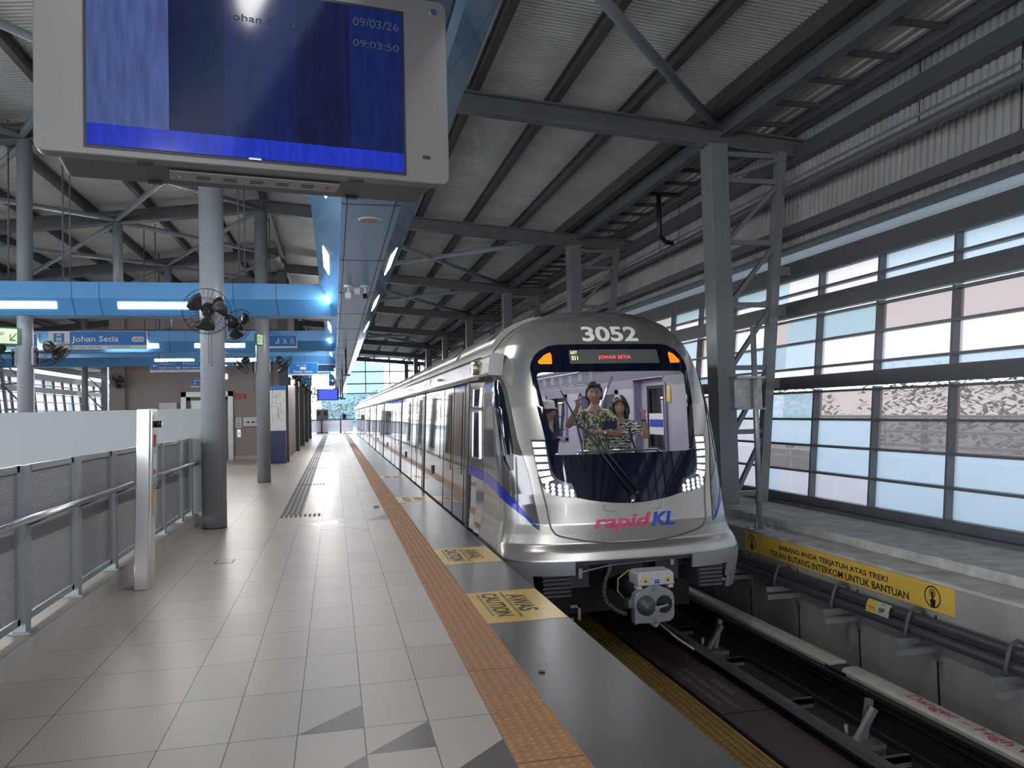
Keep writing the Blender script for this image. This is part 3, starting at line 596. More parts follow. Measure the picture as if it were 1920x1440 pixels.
# cross bulkheads
FAS = [12.95, 20.1, 25.2, 29.4, 36.5, 44.0]
FL = [[(-9.0, -7.9), (-7.0, -5.9), (-5.15, -4.04), (-3.19, -2.05)], [(-7.6, -6.5), (-5.2, -4.06), (-3.25, -2.1)], [(-5.2, -4.1), (-3.2, -2.1)], [], [], []]
for i, y in enumerate(FAS):
    xl = -9.6 if i < 3 else -1.5
    t = thing('bulkhead', 'blue cross bulkhead over the platform, %s from the camera' % ORD[i], 'bulkhead', (-3, y, 3.3), 'blue cross bulkheads', 'structure')
    b = MB(); b.add([(xl, y, 3.32), (-.05, y, 3.32), (-.15, y, 3.57), (xl, y, 3.57)], [(0, 1, 2, 3)]); b.add([(xl, y + .5, 3.57), (xl, y, 3.57), (-.15, y, 3.57), (-.15, y + .5, 3.57)], [(0, 1, 2, 3)]); b.add([(xl, y + .5, 3.07), (-.05, y + .5, 3.07), (-.05, y + .5, 3.57), (xl, y + .5, 3.57)], [(0, 1, 2, 3)]); b.build('upper_panel', BLUE, t)
    b = MB(); b.add([(xl, y + .10, 3.07), (.06, y + .10, 3.07), (-.05, y, 3.32), (xl, y, 3.32)], [(0, 1, 2, 3)]); b.build('lower_panel', BLUED, t)
    b = MB(); b.add([(xl, y + .10, 3.07), (xl, y + .5, 3.07), (.06, y + .5, 3.07), (.06, y + .10, 3.07)], [(0, 1, 2, 3)]); b.build('soffit_panel', SOFF, t)
    b = MB()
    for x in (-6.4, -3.83, -3.45, -1.52, -.87): b.box(x, x + .008, y - .002, y, 3.32, 3.57); b.poly([(x, y - .002, 3.32), (x + .008, y - .002, 3.32), (x + .038, y + .098, 3.07), (x + .03, y + .098, 3.07)], (0, -.002, 0))
    b.build('panel_seam', SEAM, t)
    for (xa, xb) in FL[i]:
        b = MB(); b.add([(xa, y + .057, 3.17), (xb, y + .057, 3.17), (xb, y + .019, 3.265), (xa, y + .019, 3.265)], [(0, 1, 2, 3)])
        tag(b.build('panel_light', LIGHT), 'lit strip lamp in the %s blue cross bulkhead, %s the round column' % (ORD[i], 'left of' if xb < -1.7 else 'right of'), 'lamp', 'strip lamps in the %s cross bulkhead' % ORD[i])
# hanging rods above the cross bulkhead
ri = 0
for x, y in [(-4.0, 13.15), (-3.9, 13.15), (-4.95, 13.3), (-4.8, 13.3), (-1.45, 13.2), (-1.36, 13.2), (-4.4, 20.3), (-4.15, 20.3), (-1.6, 20.3), (-1.5, 20.3)]:
    b = MB(); b.tube([(x, y, 3.57), (x, y, ztop(x) + .1)], .012, 6); tag(b.build('hanger_rod', STEEL), 'thin hanger rod holding up the %s blue cross bulkhead' % ('first' if y < 14 else 'second'), 'hanger rod', 'hanger rods of the %s cross bulkhead' % ('first' if y < 14 else 'second'), 'structure')
# round columns
def roundcol(x, y, r, zt, label, g):
    z0 = 4.0 if 'rising' in label else 0
    t = thing('round_column', label, 'column', (x, y, z0), g, 'structure')
    b = MB(); b.cyl((x, y), r, z0, zt, 36); b.build('shaft', COLM, t)
    b = MB(); b.cyl((x, y), r + .004, z0, z0 + .012, 36); b.build('base_joint', DARK, t)
    if z0:
        b = MB(); b.box(-6.8, -1.55, y - .1, y + .1, z0 - .2, z0); tag(b.build('transfer_beam', STEEL), 'grey transfer beam carrying a short roof column behind the cross bulkhead', 'beam', 'transfer beams behind the cross bulkhead', 'structure')
    return t
roundcol(-1.575, 11.16, .157, ztop(-1.5) - .3, 'round grey column at the end of the fence, with two black fans', 'round columns beside the platform')
roundcol(-1.55, 18.5, .145, ztop(-1.5) - .3, 'round grey column with a fan on each side, second from the camera', 'round columns beside the platform')
for i, y in enumerate((26.3, 34.1, 39.8, 45.9, 52.1)):
    b = MB(); b.box(-1.72, -1.42, y - .15, y + .15, 0, 6.1)
    tag(b.build('steel_column', mat('dark column %d' % i, (0.07, 0.072, 0.078), 0.4)), 'dark square column behind the route map, %s in the row' % ORD[i], 'column', 'dark square columns down the platform', 'structure')
for i, (x, y) in enumerate([(-4.54, 13.2), (-4.54, 18.5), (-4.54, 23.8), (-8.2, 29.1)]):
    roundcol(x, y, .108 if i == 0 else .10, ztop(x) - .28, ['round grey column beyond the white wall, carrying the green exit sign', 'round grey column rising above the first cross bulkhead, left of two', 'round grey column rising above the first cross bulkhead, right of two', 'round grey column by the far windows'][i], 'round columns beyond the stair well')
# lift tower
t = thing('wall_lift', 'taupe painted lift tower wall behind the stair well', 'wall', (-4, 28.8, 0), kind='structure')
b = MB(); b.box(-6.83, -1.9, 28.8, 34, 0, 6.5); b.build('wall_face', TAUPE, t); b = MB(); b.box(-7.3, -6.83, 28.55, 34, 0, 6.5); b.box(-1.9, -1.56, 28.5, 34, 0, 6.5); b.build('pilaster', mat('light taupe paint', srgb(158, 146, 140), .6), t)
b = MB(); b.box(-6.83, -1.9, 28.78, 28.8, 0, .13); b.build('tile_skirting', TILE_L, t)
t = thing('door_1', 'stainless steel lift door and architrave in the taupe wall', 'door', (-4.25, 28.8, 0), kind='structure')
b = MB(); b.box(-5.10, -4.93, 28.70, 28.8, 0, 2.38); b.box(-3.58, -3.41, 28.70, 28.8, 0, 2.38); b.box(-5.10, -3.41, 28.70, 28.8, 2.20, 2.38); b.build('architrave', INOXD, t, .005)
b = MB(); b.box(-4.93, -4.80, 28.74, 28.82, 0, 2.2); b.box(-3.71, -3.58, 28.74, 28.82, 0, 2.2); b.box(-4.93, -3.58, 28.74, 28.82, 2.08, 2.2); b.build('reveal', STEEL, t)
b = MB(); b.box(-4.80, -4.257, 28.79, 28.80, 0, 2.08); b.box(-4.252, -3.71, 28.79, 28.80, 0, 2.08); b.build('door_leaf', INOXD, t)
# stair well wall, plinth and fence
b = MB(); b.box(-9.6, -1.79, 11.70, 11.80, -2.5, 1.60); tag(b.build('wall_stairwell', PALE), 'plain pale grey wall at the end of the stair well', 'wall', kind='structure')
b = MB(); b.box(-2.12, -1.845, Y0, 11.68, -.6, .13); tag(b.build('trim_7', mat('pale tile plinth', srgb(196, 190, 186), .4, var=.1, vscale=5)), 'pale tiled plinth under the metal fence', 'plinth', kind='structure')
b = MB(); b.box(-2.10, -1.86, Y0, 11.66, .13, .134); tag(b.build('trim_8', mat('plinth top tile', srgb(150, 138, 128), .4, var=.1)), 'brown tiled top of the fence plinth', 'plinth', kind='structure')
b = MB(); b.box(-1.86, -1.74, 11.6, 11.68, 0, .2); tag(b.build('trim_9', MATS['pale tile plinth']), 'short return of the tiled plinth by the round column', 'plinth', kind='structure')
MESH = mat('perforated sheet', (0.40, 0.415, 0.43), .55, .2)
FR = mat('silver painted frame', (0.36, 0.385, 0.41), .35, .4)
fe = thing('fence', 'grey metal fence with perforated panels and a steel handrail along the stair well', 'fence', (-1.97, 5, .13))
ys = [1.42 + 1.05 * k for k in range(10)] + [11.58]
for i, y in enumerate(ys):
    b = MB(); b.box(-2.0, -1.92, y - .045, y + .045, .14, 1.19); b.box(-2.03, -1.89, y - .07, y + .07, .132, .142); b.build('post', FR, fe)
    b = MB(); b.poly([(-1.92, y + .02, .80), (-1.85, y + .02, .83), (-1.85, y + .02, .845), (-1.92, y + .02, .845)], (0, .1, 0)); b.build('rail_bracket', STEELB, fe)
for ya, yb in zip(ys[:-1], ys[1:]):
    a, c = ya + .075, yb - .075
    b = MB(); b.box(-1.975, -1.94, a, c, 1.15, 1.19); b.box(-1.975, -1.94, a, c, .19, .23); b.box(-1.975, -1.94, a, a + .04, .19, 1.19); b.box(-1.975, -1.94, c - .04, c, .19, 1.19); fr = b.build('panel_frame', FR, fe)
    b = MB(); z = .235; sgn = 0
    pr = []
    while z < 1.15: pr += [(-1.958, z), (-1.9545, z + .003), (-1.9545, z + .006), (-1.958, z + .009)]; z += .0115
    vs = [(x, a + .04, z) for x, z in pr] + [(x, c - .04, z) for x, z in pr]; m = len(pr)
    b.add(vs, [(i, i + 1, m + i + 1, m + i) for i in range(m - 1)]); b.build('perforated_sheet', MESH, fr)
b = MB(); b.tube([(-1.855, -1, .865), (-1.855, 11.75, .865)], .027, 16); b.build('handrail', CHROME, fe)
# far end of the station
b = MB()
for x in (-12, -8, -4, -1.5, 2.6, 4.6, 6.8): b.box(x - .04, x + .04, 66.4, 66.5, 3.2, 6.5)
for z in (3.2, 4.0, 5.0, 6.2): b.box(-12.7, 7.2, 66.4, 66.5, z - .05, z + .05)
tag(b.build('trim_10', mat('hazy mullion', (0.45, 0.46, 0.5), .5)), 'pale framing of the glazed end wall far down the track', 'window frame', kind='structure')
b = MB(); b.add([(-12.7, 66.45, 3.2), (7.2, 66.45, 3.2), (7.2, 66.45, 6.5), (-12.7, 66.45, 6.5)], [(0, 1, 2, 3)]); tag(b.build('window_90', clearglass('end wall glass', (.9, .93, .95), 1.2)), 'white glazed end wall far down the track', 'window', kind='structure')
XC = 2.98; YB = 9.2
def lerp(t, z):
    if z <= t[0][0]: return t[0][1]
    for (a, p), (b, q) in zip(t[:-1], t[1:]):
        if z <= b: return p + (q - p) * (z - a) / (b - a)
    return t[-1][1]
T_W = [(-.6, 1.27), (-.35, 1.33), (-.15, 1.365), (-.05, 1.36), (.05, 1.335), (.15, 1.31), (.30, 1.28), (.5, 1.268), (1.0, 1.265), (1.5, 1.255), (1.7, 1.235), (1.9, 1.205), (2.05, 1.16), (2.2, 1.085), (2.32, .985), (2.42, .865), (2.50, .725), (2.55, .595), (2.59, .44), (2.615, .27), (2.63, .10), (2.635, .0)]
T_Y = [(-.6, 7.64), (-.07, 7.60), (.03, 7.615), (.10, 7.665), (.3, 7.66), (.5, 7.70), (1.0, 7.79), (1.5, 7.94), (1.86, 8.06), (2.15, 8.17), (2.3, 8.24), (2.42, 8.34), (2.50, 8.46), (2.55, 8.58), (2.59, 8.75), (2.615, 8.95), (2.635, 9.1)]
T_L = [(-.6, .50), (-.05, .52), (.2, .62), (.6, .68), (1.9, .70), (2.3, .60), (2.5, .40), (2.62, .08)]
EN, EM = 2.7, 2.4
def hull(s, z):
    """point of the nose shell: s in -1.5..1.5 runs round the front, z is height"""
    w, y0, L = lerp(T_W, z), lerp(T_Y, z), lerp(T_L, z)
    a = min(1, abs(s)) * math.pi / 2
    x = w * math.sin(a) ** (2 / EN); y = y0 + L * (1 - max(0, math.cos(a)) ** (2 / EM))
    if abs(s) > 1: y += (abs(s) - 1) / .5 * (YB - y)
    return (XC + math.copysign(x, s), y, z)
# ================================================================== TRAIN
SILV = mat('champagne silver train paint', (0.45, 0.43, 0.40), 0.27, 0.8, coat=0.35)
SIDE = mat('glossy train side', (0.40, 0.395, 0.40), 0.07, 0.9, coat=0.4)
ROOFM = mat('dull train roof', (0.30, 0.295, 0.285), 0.32, 0.6, var=0.1)
SKIRT = mat('grey train skirt', (0.40, 0.41, 0.44), 0.35, 0.45)
MASK = mat('gloss black front mask', (0.004, 0.006, 0.016), 0.05, spec=.35)
LILAC = mat('pale lilac lining', (0.44, 0.43, 0.47), 0.45)
LILACD = mat('lilac frame', (0.24, 0.20, 0.31), 0.4)
WSG = clearglass('windscreen glass', (0.86, 0.88, 0.93), 1.42)
TGL = clearglass('dark side glass', (0.16, 0.17, 0.20), 1.9)
SGL = mat('mirrored side window', (0.17, 0.17, 0.18), 0.03, 0.75, coat=.5)
BLU = mat('blue swoosh', srgb(38, 52, 170), 0.15, 0.2)
TINT = mat('smoked grey side panel', (0.16, 0.158, 0.155), 0.10, 0.6, coat=0.4)
train = thing('train', 'silver metro train with sloping black front mask, number 3052 and lit headlights', 'train', (XC, 8.0, -1.1))
VZ = [-.07 + .05 * i for i in range(47)] + [2.28 + .354 * math.sin(i / 14 * pi / 2) for i in range(1, 14)] + [2.6335]
VZ = sorted(set(round(z, 4) for z in VZ if z < 2.2801)) + sorted(set(round(z, 4) for z in VZ if z >= 2.2801))
def v_of(z):
    for i in range(len(VZ) - 1):
        if z <= VZ[i + 1] or i == len(VZ) - 2: return i + (z - VZ[i]) / (VZ[i + 1] - VZ[i])
def z_of(v):
    i = max(0, min(len(VZ) - 2, int(v))); return VZ[i] + (v - i) * (VZ[i + 1] - VZ[i])
def s_of(x, z):
    w = lerp(T_W, z); return math.copysign(math.asin(min(1, (abs(x) / w) ** (EN / 2))) * 2 / pi, x)
KS = 30.0
def inside(p, poly):
    c = False; n = len(poly); x, y = p
    for i in range(n):
        (x0, y0), (x1, y1) = poly[i], poly[i - 1]
        if (y0 > y) != (y1 > y) and x < (x1 - x0) * (y - y0) / (y1 - y0) + x0: c = not c
    return c
def densify(p, d=0.35):
    o = []
    for i in range(len(p)):
        a, b_ = Vector(p[i]), Vector(p[(i + 1) % len(p)]); n = max(1, int((b_ - a).length / d))
        o += [tuple(a.lerp(b_, k / n)) for k in range(n)]
    return o
def nrm(s, z):
    e = .004; a = Vector(hull(min(1.49, s + e), z)) - Vector(hull(max(-1.49, s - e), z)); b_ = Vector(hull(s, min(2.62, z + e))) - Vector(hull(s, z - e))
    n = a.cross(b_)
    return n.normalized() if n.length > 1e-9 else Vector((0, -1, 0))
def patch(outline, holes, off, name, m_, parent, space='xz', thick=0.0, gs=0.04, gv=1.0):
    """piece of skin following the nose: outline and holes in (x, z) or (s, z), lifted off the shell"""
    conv = (lambda p: (s_of(p[0], p[1]) * KS, v_of(p[1]))) if space == 'xz' else (lambda p: (p[0] * KS, v_of(p[1])))
    loops = [densify([conv(p) for p in outline])] + [densify([conv(p) for p in h]) for h in holes]
    vs, es = [], []
    for lp in loops:
        o = len(vs); vs += lp; es += [(o + i, o + (i + 1) % len(lp)) for i in range(len(lp))]
    xs = [p[0] for p in loops[0]]; ys = [p[1] for p in loops[0]]
    gx = gs * KS; i0, i1 = math.floor(min(xs) / gx), math.ceil(max(xs) / gx)
    for i in range(i0, i1 + 1):
        for j in range(math.floor(min(ys) / gv), math.ceil(max(ys) / gv) + 1):
            p = (i * gx, j * gv)
            if inside(p, loops[0]) and not any(inside(p, h) for h in loops[1:]) and all((q[0] - p[0]) ** 2 + (q[1] - p[1]) ** 2 > .06 for lp in loops for q in lp): vs.append(p)
    r = geometry.delaunay_2d_cdt([Vector(v) for v in vs], es, [], 0, 1e-5)
    V, F = r[0], r[2]; keep = []
    for f in F:
        c = sum((V[i] for i in f), Vector((0, 0))) / len(f)
        if inside(c, loops[0]) and not any(inside(c, h) for h in loops[1:]): keep.append(f)
    b = MB(); pts = []; nv = []
    for v in V:
        s = max(-1.5, min(1.5, v.x / KS)); z = z_of(v.y); n = nrm(s, z); pts.append(Vector(hull(s, z)) + n * off); nv.append(n)
    b.add(pts, keep, 0, True)
    if thick:
        for lp in loops:
            q = [(Vector(hull(p[0] / KS, z_of(p[1]))), nrm(p[0] / KS, z_of(p[1]))) for p in lp]; m = len(q)
            b.add([a + n * off for a, n in q] + [a + n * (off - thick) for a, n in q], [(i, (i + 1) % m, m + (i + 1) % m, m + i) for i in range(m)])
            nv += [Vector((0, 0, 0))] * (2 * m)
    o = b.build(name, m_, parent); me = o.data
    for pl in me.polygons:
        if pl.index < len(keep) and pl.normal.dot(nv[pl.vertices[0]]) < 0: pl.flip()
    me.normals_split_custom_set_from_vertices([tuple(n) for n in nv])
    return o
def mirror(h): return h + [(-x, z) for x, z in reversed(h)]
WIN = mirror([(.80, 1.86), (.835, 1.85), (.85, 1.82), (.80, 1.42), (.748, 1.03), (.735, 1.0), (.71, .99)])
MASKO = mirror([(.61, 2.163), (.69, 2.15), (.785, 2.105), (.85, 2.045), (.89, 1.97), (.903, 1.92), (.90, 1.84), (.872, 1.41), (.835, 1.15), (.815, .966), (.80, .833), (.765, .761), (.70, .72), (.61, .697), (.575, .586), (.578, .556), (.375, .512), (.2, .49), (.05, .48)])
HEAD = [(.835, 1.15), (.975, 1.15), (.957, .957), (.93, .783), (.898, .671), (.85, .615), (.79, .585), (.715, .565), (.59, .555), (.576, .586), (.61, .697), (.70, .72), (.765, .761), (.80, .833), (.815, .966)]
shell_o = [(-1.5, -.07), (1.5, -.07), (1.5, 2.633), (-1.5, 2.633)]
FRONT = mirror([(.61, 2.163), (.69, 2.15), (.785, 2.105), (.85, 2.045), (.89, 1.97), (.903, 1.92), (.90, 1.84), (.872, 1.41), (.835, 1.15)] + HEAD[1:9] + [(.578, .556), (.375, .512), (.2, .49), (.05, .48)])
sh = patch(shell_o, [[(s_of(x * .985, 1.3 + (z - 1.3) * .985), 1.3 + (z - 1.3) * .985) for x, z in FRONT]], 0.0, 'front_shell', SILV, train, 'sz', gs=.02, gv=.5)
mk = patch(MASKO, [WIN], .012, 'front_mask', MASK, train, thick=.012, gs=.02, gv=.5)
patch([(x * 1.012, 1.43 + (z - 1.43) * 1.012) for x, z in WIN], [], .0015, 'windscreen', WSG, train)
# lamps
for sg in (-1, 1):
    h = [(sg * x, z) for x, z in HEAD]
    if sg < 0: h = h[::-1]
    hl = patch(h, [], .0115, 'headlight', mat('headlight housing', (0.16, 0.155, 0.19), .15, .8) if sg < 0 else MATS['headlight housing'], train, thick=.012, gs=.02, gv=.5)
    hh = [(sg * (.79 + (x - .79) * (.9)), .83 + (z - .83) * .955) for x, z in ([(abs(q), z) for q, z in h])]
    b = MB()
    segs = [((.845, 1.125), (.962, 1.125), (.958, 1.075), (.842, 1.075)), ((.84, 1.05), (.955, 1.05), (.952, 1.0), (.838, 1.0)), ((.836, .975), (.948, .975), (.944, .925), (.832, .925)), ((.83, .90), (.938, .895), (.932, .848), (.826, .855)), ((.822, .832), (.926, .82), (.917, .775), (.812, .79)), ((.806, .773), (.91, .752), (.895, .706), (.786, .742))]
    def cell(q, off=.014):
        ps = []
        for (x, z) in q:
            s = s_of(sg * x, z); ps.append(Vector(hull(s, z)) + nrm(s, z) * off)
        return ps
    for q in segs: b.add(cell(q), [(0, 1, 2, 3)])
    for cx, cz, n in [(.855, .672, 3), (.80, .645, 3), (.735, .635, 3), (.67, .628, 3), (.615, .622, 2)]:
        for k in range(n):
            x0, z0 = cx, cz - .04 + .04 * k; b.add(cell([(x0 + .019 * cos(a * pi / 4), z0 + .019 * sin(a * pi / 4)) for a in range(8)]), [tuple(range(8))])
    b.build('led_cluster', emat('headlight led', (0.93, 0.95, 1.0), 4), hl)
    am = [(.82, 1.981), (.808, 1.952), (.68, 1.948), (.672, 2.045), (.684, 2.078), (.747, 2.05)]
    am = [(sg * x, z) for x, z in am]
    patch(am if sg > 0 else am[::-1], [], .0145, 'marker_lamp', mat('amber lamp lens', (0.85, 0.22, 0.005), .2, emit=(1, .24, .01), estr=.42) if sg < 0 else MATS['amber lamp lens'], train, gs=.02)
dp = patch([(-.49, 1.945), (.54, 1.945), (.53, 2.10), (-.485, 2.10)], [], .0145, 'destination_display', mat('display glass', (0.10, 0.115, 0.11), .05, coat=.6), train)
# lettering laid onto the shell
def nose_text(s, m, x0, x1, z0, h, name, off=.008, bold=0.0, shear=0.0, parent=None, spacing=1.0, cut=None):
    t = text(s, 1, (0, 0, 0), (1, 0, 0), (0, 0, 1), m, None, name, width=(x1 - x0), height=h, bold=bold, shear=shear, res=4, spacing=spacing)
    me = t.data; b = bmesh.new(); b.from_mesh(me); bmesh.ops.triangulate(b, faces=b.faces)
    mx = min(v.co.x for v in b.verts); mz = min(v.co.z for v in b.verts) if cut is None else cut
    off_ = Vector((0, 0, 0)); p = parent
    while p is not None: off_ += p.location; p = p.parent
    for v in b.verts:
        x = v.co.x - mx + x0; z = v.co.z - mz + z0; s_ = s_of(x, z); v.co = Vector(hull(s_, z)) + nrm(s_, z) * off - off_
    b.to_mesh(me); b.free(); t.parent = parent
    return t
nose_text('3052', INKW, -.31, .335, 2.195, .175, 'number_lettering', bold=.03, parent=train)
nose_text('rapid', INKM, -.415, .20, .20, .175, 'logo_lettering', bold=.02, shear=.22, parent=train)
nose_text('KL', INKB, .205, .47, .238, .14, 'logo_lettering', bold=.03, shear=.22, parent=train)
led = emat('red led', (1.0, .05, .06), 1.6); ledy = emat('yellow led', (1.0, .9, .3), 1.4)
nose_text('JOHAN SETIA', led, -.17, .20, 1.985, .048, 'led_lettering', .016, parent=dp, spacing=1.15)
nose_text('LRT', ledy, -.47, -.40, 2.055, .03, 'led_lettering', .016, parent=dp); nose_text('011', ledy, -.465, -.40, 1.985, .048, 'led_lettering', .016, parent=dp)
# lower panel groove
gl = [(.93, .78), (.90, .60), (.88, .49), (.86, .30), (.845, .25), (.81, .198), (.77, .178), (.70, .16), (.477, .113), (.25, .088), (0, .08)]
gl = gl + [(-x, z) for x, z in reversed(gl[:-1])]
b = MB(); pts = []
for x, z in gl:
    s = s_of(x, z); pts.append(Vector(hull(s, z)) + nrm(s, z) * .001)
b.tube(pts, .009, 8); b.build('panel_groove', mat('dull groove', (0.16, 0.155, 0.15), .4, .6), train)
b = MB(); pts = []
for x, z in [(-.30, .478), (-.295, .425), (-.27, .41), (.30, .41), (.32, .425), (.33, .478)]:
    s = s_of(x, z); pts.append(Vector(hull(s, z)) + nrm(s, z) * .001)
b.tube(pts, .0025, 6); b.build('hatch_line', MATS['dull groove'], train)
# smoked side panel, swoosh and cab side window (both flanks)
DK = [(-1.5, 1.845), (-1.2, 1.85), (-.95, 1.855), (-.85, 1.84), (-.774, 1.80), (-.716, 1.68), (-.669, 1.49), (-.63, 1.185), (-.542, .833), (-.49, .42), (-.463, .231), (-.501, .29), (-.606, .43), (-.70, .54), (-.808, .63), (-.95, .69), (-1.149, .725), (-1.5, .757)]
SW = [(-1.5, .757), (-1.149, .725), (-.95, .69), (-.808, .63), (-.70, .54), (-.606, .43), (-.501, .29), (-.463, .231), (-.53, .29), (-.587, .357), (-.70, .44), (-.861, .528), (-1.05, .58), (-1.209, .61), (-1.5, .64)]
CW = [(-.93, 1.80), (-.85, 1.785), (-.79, 1.73), (-.745, 1.62), (-.70, 1.36), (-.672, 1.07), (-.685, .84), (-.73, .83), (-.80, .95), (-.85, 1.15), (-.905, 1.5)]
for sg in (1, -1):
    f = lambda l: [(sg * s, z) for s, z in (l if sg > 0 else l[::-1])]
    dk = patch(f(DK), [], .006, 'side_panel', TINT, train, 'sz', gs=.02, gv=.5); patch(f(SW), [], .009, 'swoosh', BLU, train, 'sz', gs=.02, gv=.5); patch(f(CW), [], .010, 'cab_side_window', MASK, dk, 'sz', gs=.02, gv=.5)
# ---- body behind the nose
prof = [(-lerp(T_W, z), z) for z in [-.35, -.15, -.05, .05, .15, .3, .5, .92, 1.0, 1.5, 1.73, 1.86, 1.95, 2.05, 2.2, 2.32, 2.42, 2.5, 2.55, 2.59, 2.615, 2.63]]
prof = prof + [(0, 2.635)] + [(-x, z) for x, z in reversed(prof)]
LEN = 66.0
rwin = [(9.50, 10.03), (11.0, 12.7), (13.6, 14.9), (15.6, 17.3)]
def wb(z): return min(lerp(T_W, z) + .12, 1.362 - .045 * z) if z < 1.87 else lerp(T_W, z) + max(0, .073 * (2.2 - z) / .33)
prof_b = [(math.copysign(wb(z), x) if z < 2.2 else x, z) for x, z in prof]
ycut = sorted([9.2, 9.5, 10.03, 20.0, LEN] + [v for p in rwin[1:] for v in p])
def sec(y):
    f = min(1, max(0, (y - 9.2) / .6)); return [(a[0] + (b_[0] - a[0]) * f, a[1]) for a, b_ in zip(prof, prof_b)]
b = MB(); m = len(prof)
for ya, yb in zip(ycut[:-1], ycut[1:]):
    vs = [(XC + x, ya, z) for x, z in sec(ya)] + [(XC + x, yb, z) for x, z in sec(yb)]; fs = []
    for i in range(m - 1):
        zc = (prof[i][1] + prof[i + 1][1]) / 2
        if any(a - .01 < ya and yb < c + .01 for a, c in rwin) and .9 < zc < 1.74 and prof[i][0] > 0: continue
        fs.append((i, i + 1, m + i + 1, m + i))
    b.add(vs, [f for f in fs], 0, True)
bd = b.build('body', SIDE, train)
b = MB()
for i in range(m - 1):
    pass
xr = [(x, z) for x, z in prof if z >= 2.05]
b.prof([(XC + x * 1.004, z + .005) for x, z in xr], 9.22, LEN, smooth=True, caps=False); b.build('roof_skin', ROOFM, train)
# raised roof cowl sections
cowl = [(-1.06, 2.28), (-1.0, 2.38), (-.90, 2.47), (-.78, 2.54), (-.6, 2.61), (0, 2.68), (.6, 2.61), (.78, 2.54), (.90, 2.47), (1.0, 2.38), (1.06, 2.28)]
yy = 9.5; k = 0
while yy < 60:
    b = MB(); ln = 3.7 if k % 3 else 2.7; b.prof([(XC + x, z) for x, z in cowl], yy, yy + ln, smooth=True, caps=True); cw_ = b.build('roof_cowl', ROOFM, train); b = MB(); b.add([(XC - 1.012, yy + .12, 2.372), (XC - 1.012, yy + .62, 2.372), (XC - .912, yy + .50, 2.467), (XC - .912, yy + .2, 2.467)], [(0, 1, 2, 3)]); b.build('cowl_slot', DARK, cw_); yy += ln + (.12 if k % 2 else .35); k += 1
for sg in (-1, 1):
    # header box over the doors
    hb = MB(); X = lambda d: XC + sg * d
    pf = [(X(1.16), 1.855), (X(1.345), 1.855), (X(1.355), 1.88), (X(1.33), 2.05), (X(1.24), 2.10), (X(1.12), 2.10)]
    ye = lambda x: (8.33 if sg < 0 else 10.2) + (1.345 - abs(x - XC)) * .95
    m_ = len(pf); hb.add([(x, ye(x), z) for x, z in pf] + [(x, LEN, z) for x, z in pf], [(i, (i + 1) % m_, m_ + (i + 1) % m_, m_ + i) for i in range(m_)] + [tuple(range(m_ - 1, -1, -1))]); h = hb.build('door_header', SILV, train)
    b = MB(); b.box(min(X(1.09), X(1.33)), max(X(1.09), X(1.33)), 9.0, LEN, 1.835, 1.856); b.build('header_shade_strip', DARK, train)  # near-black strip stands in for the shade under the header overhang
    if sg < 0:
        b = MB(); b.poly([(x, ye(x) - .006, z) for x, z in pf], (0, .005, 0)); b.build('header_end_cap', mat('pale end cap', (0.85, 0.85, 0.88), .45), train)
        for yv, rr_ in ((9.0, .085), (12.2, .02), (17.0, .015)):
            b = MB(); b.tube([(X(1.33), yv, 1.965), (X(1.41), yv, 1.965)], [rr_, rr_ * .92], 20); b.build('door_signal_lamp', mat('lamp brass %d' % int(yv), (0.30, 0.28, 0.20), .25, .6), h)
        text('3052', .1, (X(1.352), 9.52, 1.925), (0, -1, 0), (0, 0, 1), INK, h, width=.22, height=.075)
        b = MB(); b.box(X(1.356), X(1.335), 13.6, 14.5, 1.905, 2.04); b.build('line_sticker', SIGNW, h)
        text('rapidKL', .1, (X(1.358), 14.4, 1.95), (0, -1, 0), (0, 0, 1), INKR, h, width=.55, height=.06)
    # sill and posts
    b = MB(); xs = sorted([X(1.25), X(1.385)]); b.box(xs[0], xs[1], 8.6, LEN, -.16, -.03); b.build('door_sill', DARK, train)
    posts = [9.95, 14.92, 20.2, 27.4, 32.4, 38.2, 45.5, 50.5, 56]
    for yv in posts:
        b = MB(); zz = [-.05, .05, .15, .3, .5, 1.0, 1.5, 1.7, 1.85]; vs = [(X(wb(z) + o), y, z) for z in zz for o, y in ((-.02, yv - .075), (.014, yv - .075), (.014, yv + .075), (-.02, yv + .075))]
        b.add(vs, [(4 * k + e, 4 * k + (e + 1) % 4, 4 * k + 4 + (e + 1) % 4, 4 * k + 4 + e) for k in range(len(zz) - 1) for e in range(4)] + [(0, 1, 2, 3)]); b.build('door_pillar', DARK, train)
    for i, yv in enumerate(posts[:-1]):
        L = posts[i + 1] - yv; d = lambda z: wb(z) + .006
        for fa, fb, z0, z1, mm, nm in [(.10, .22, .62, 1.72, TGL, 'door_window'), (.30, .42, .62, 1.72, TGL, 'door_window'), (.55, .90, .72, 1.70, TGL, 'side_window')]:
            zs = [z0, 1.0, 1.5, z1]; b = MB(); ya, yb = yv + fa * L, yv + fb * L
            vs = [(X(d(z)), y, z) for z in zs for y in (ya, yb)]; b.add(vs, [(2 * k, 2 * k + 1, 2 * k + 3, 2 * k + 2) for k in range(3)], 0, True)
            wn = b.build(nm, SGL, train)
        for fr in (.06, .26, .46):
            b = MB(); b.tube([(X(d(z) - .004), yv + fr * L, z) for z in (0, .15, .3, .5, 1.0, 1.5, 1.84)], .005, 6); b.build('door_seam', DARK, train)
        b = MB(); b.box(*sorted((X(d(.5)), X(d(.5) + .012))), yv + .7 * L, yv + .7 * L + .06, .42, .56); b.box(*sorted((X(d(.5)), X(d(.5) + .012))), yv + .7 * L + .12, yv + .7 * L + .18, .42, .56); b.build('grab_handle', DARK, train)
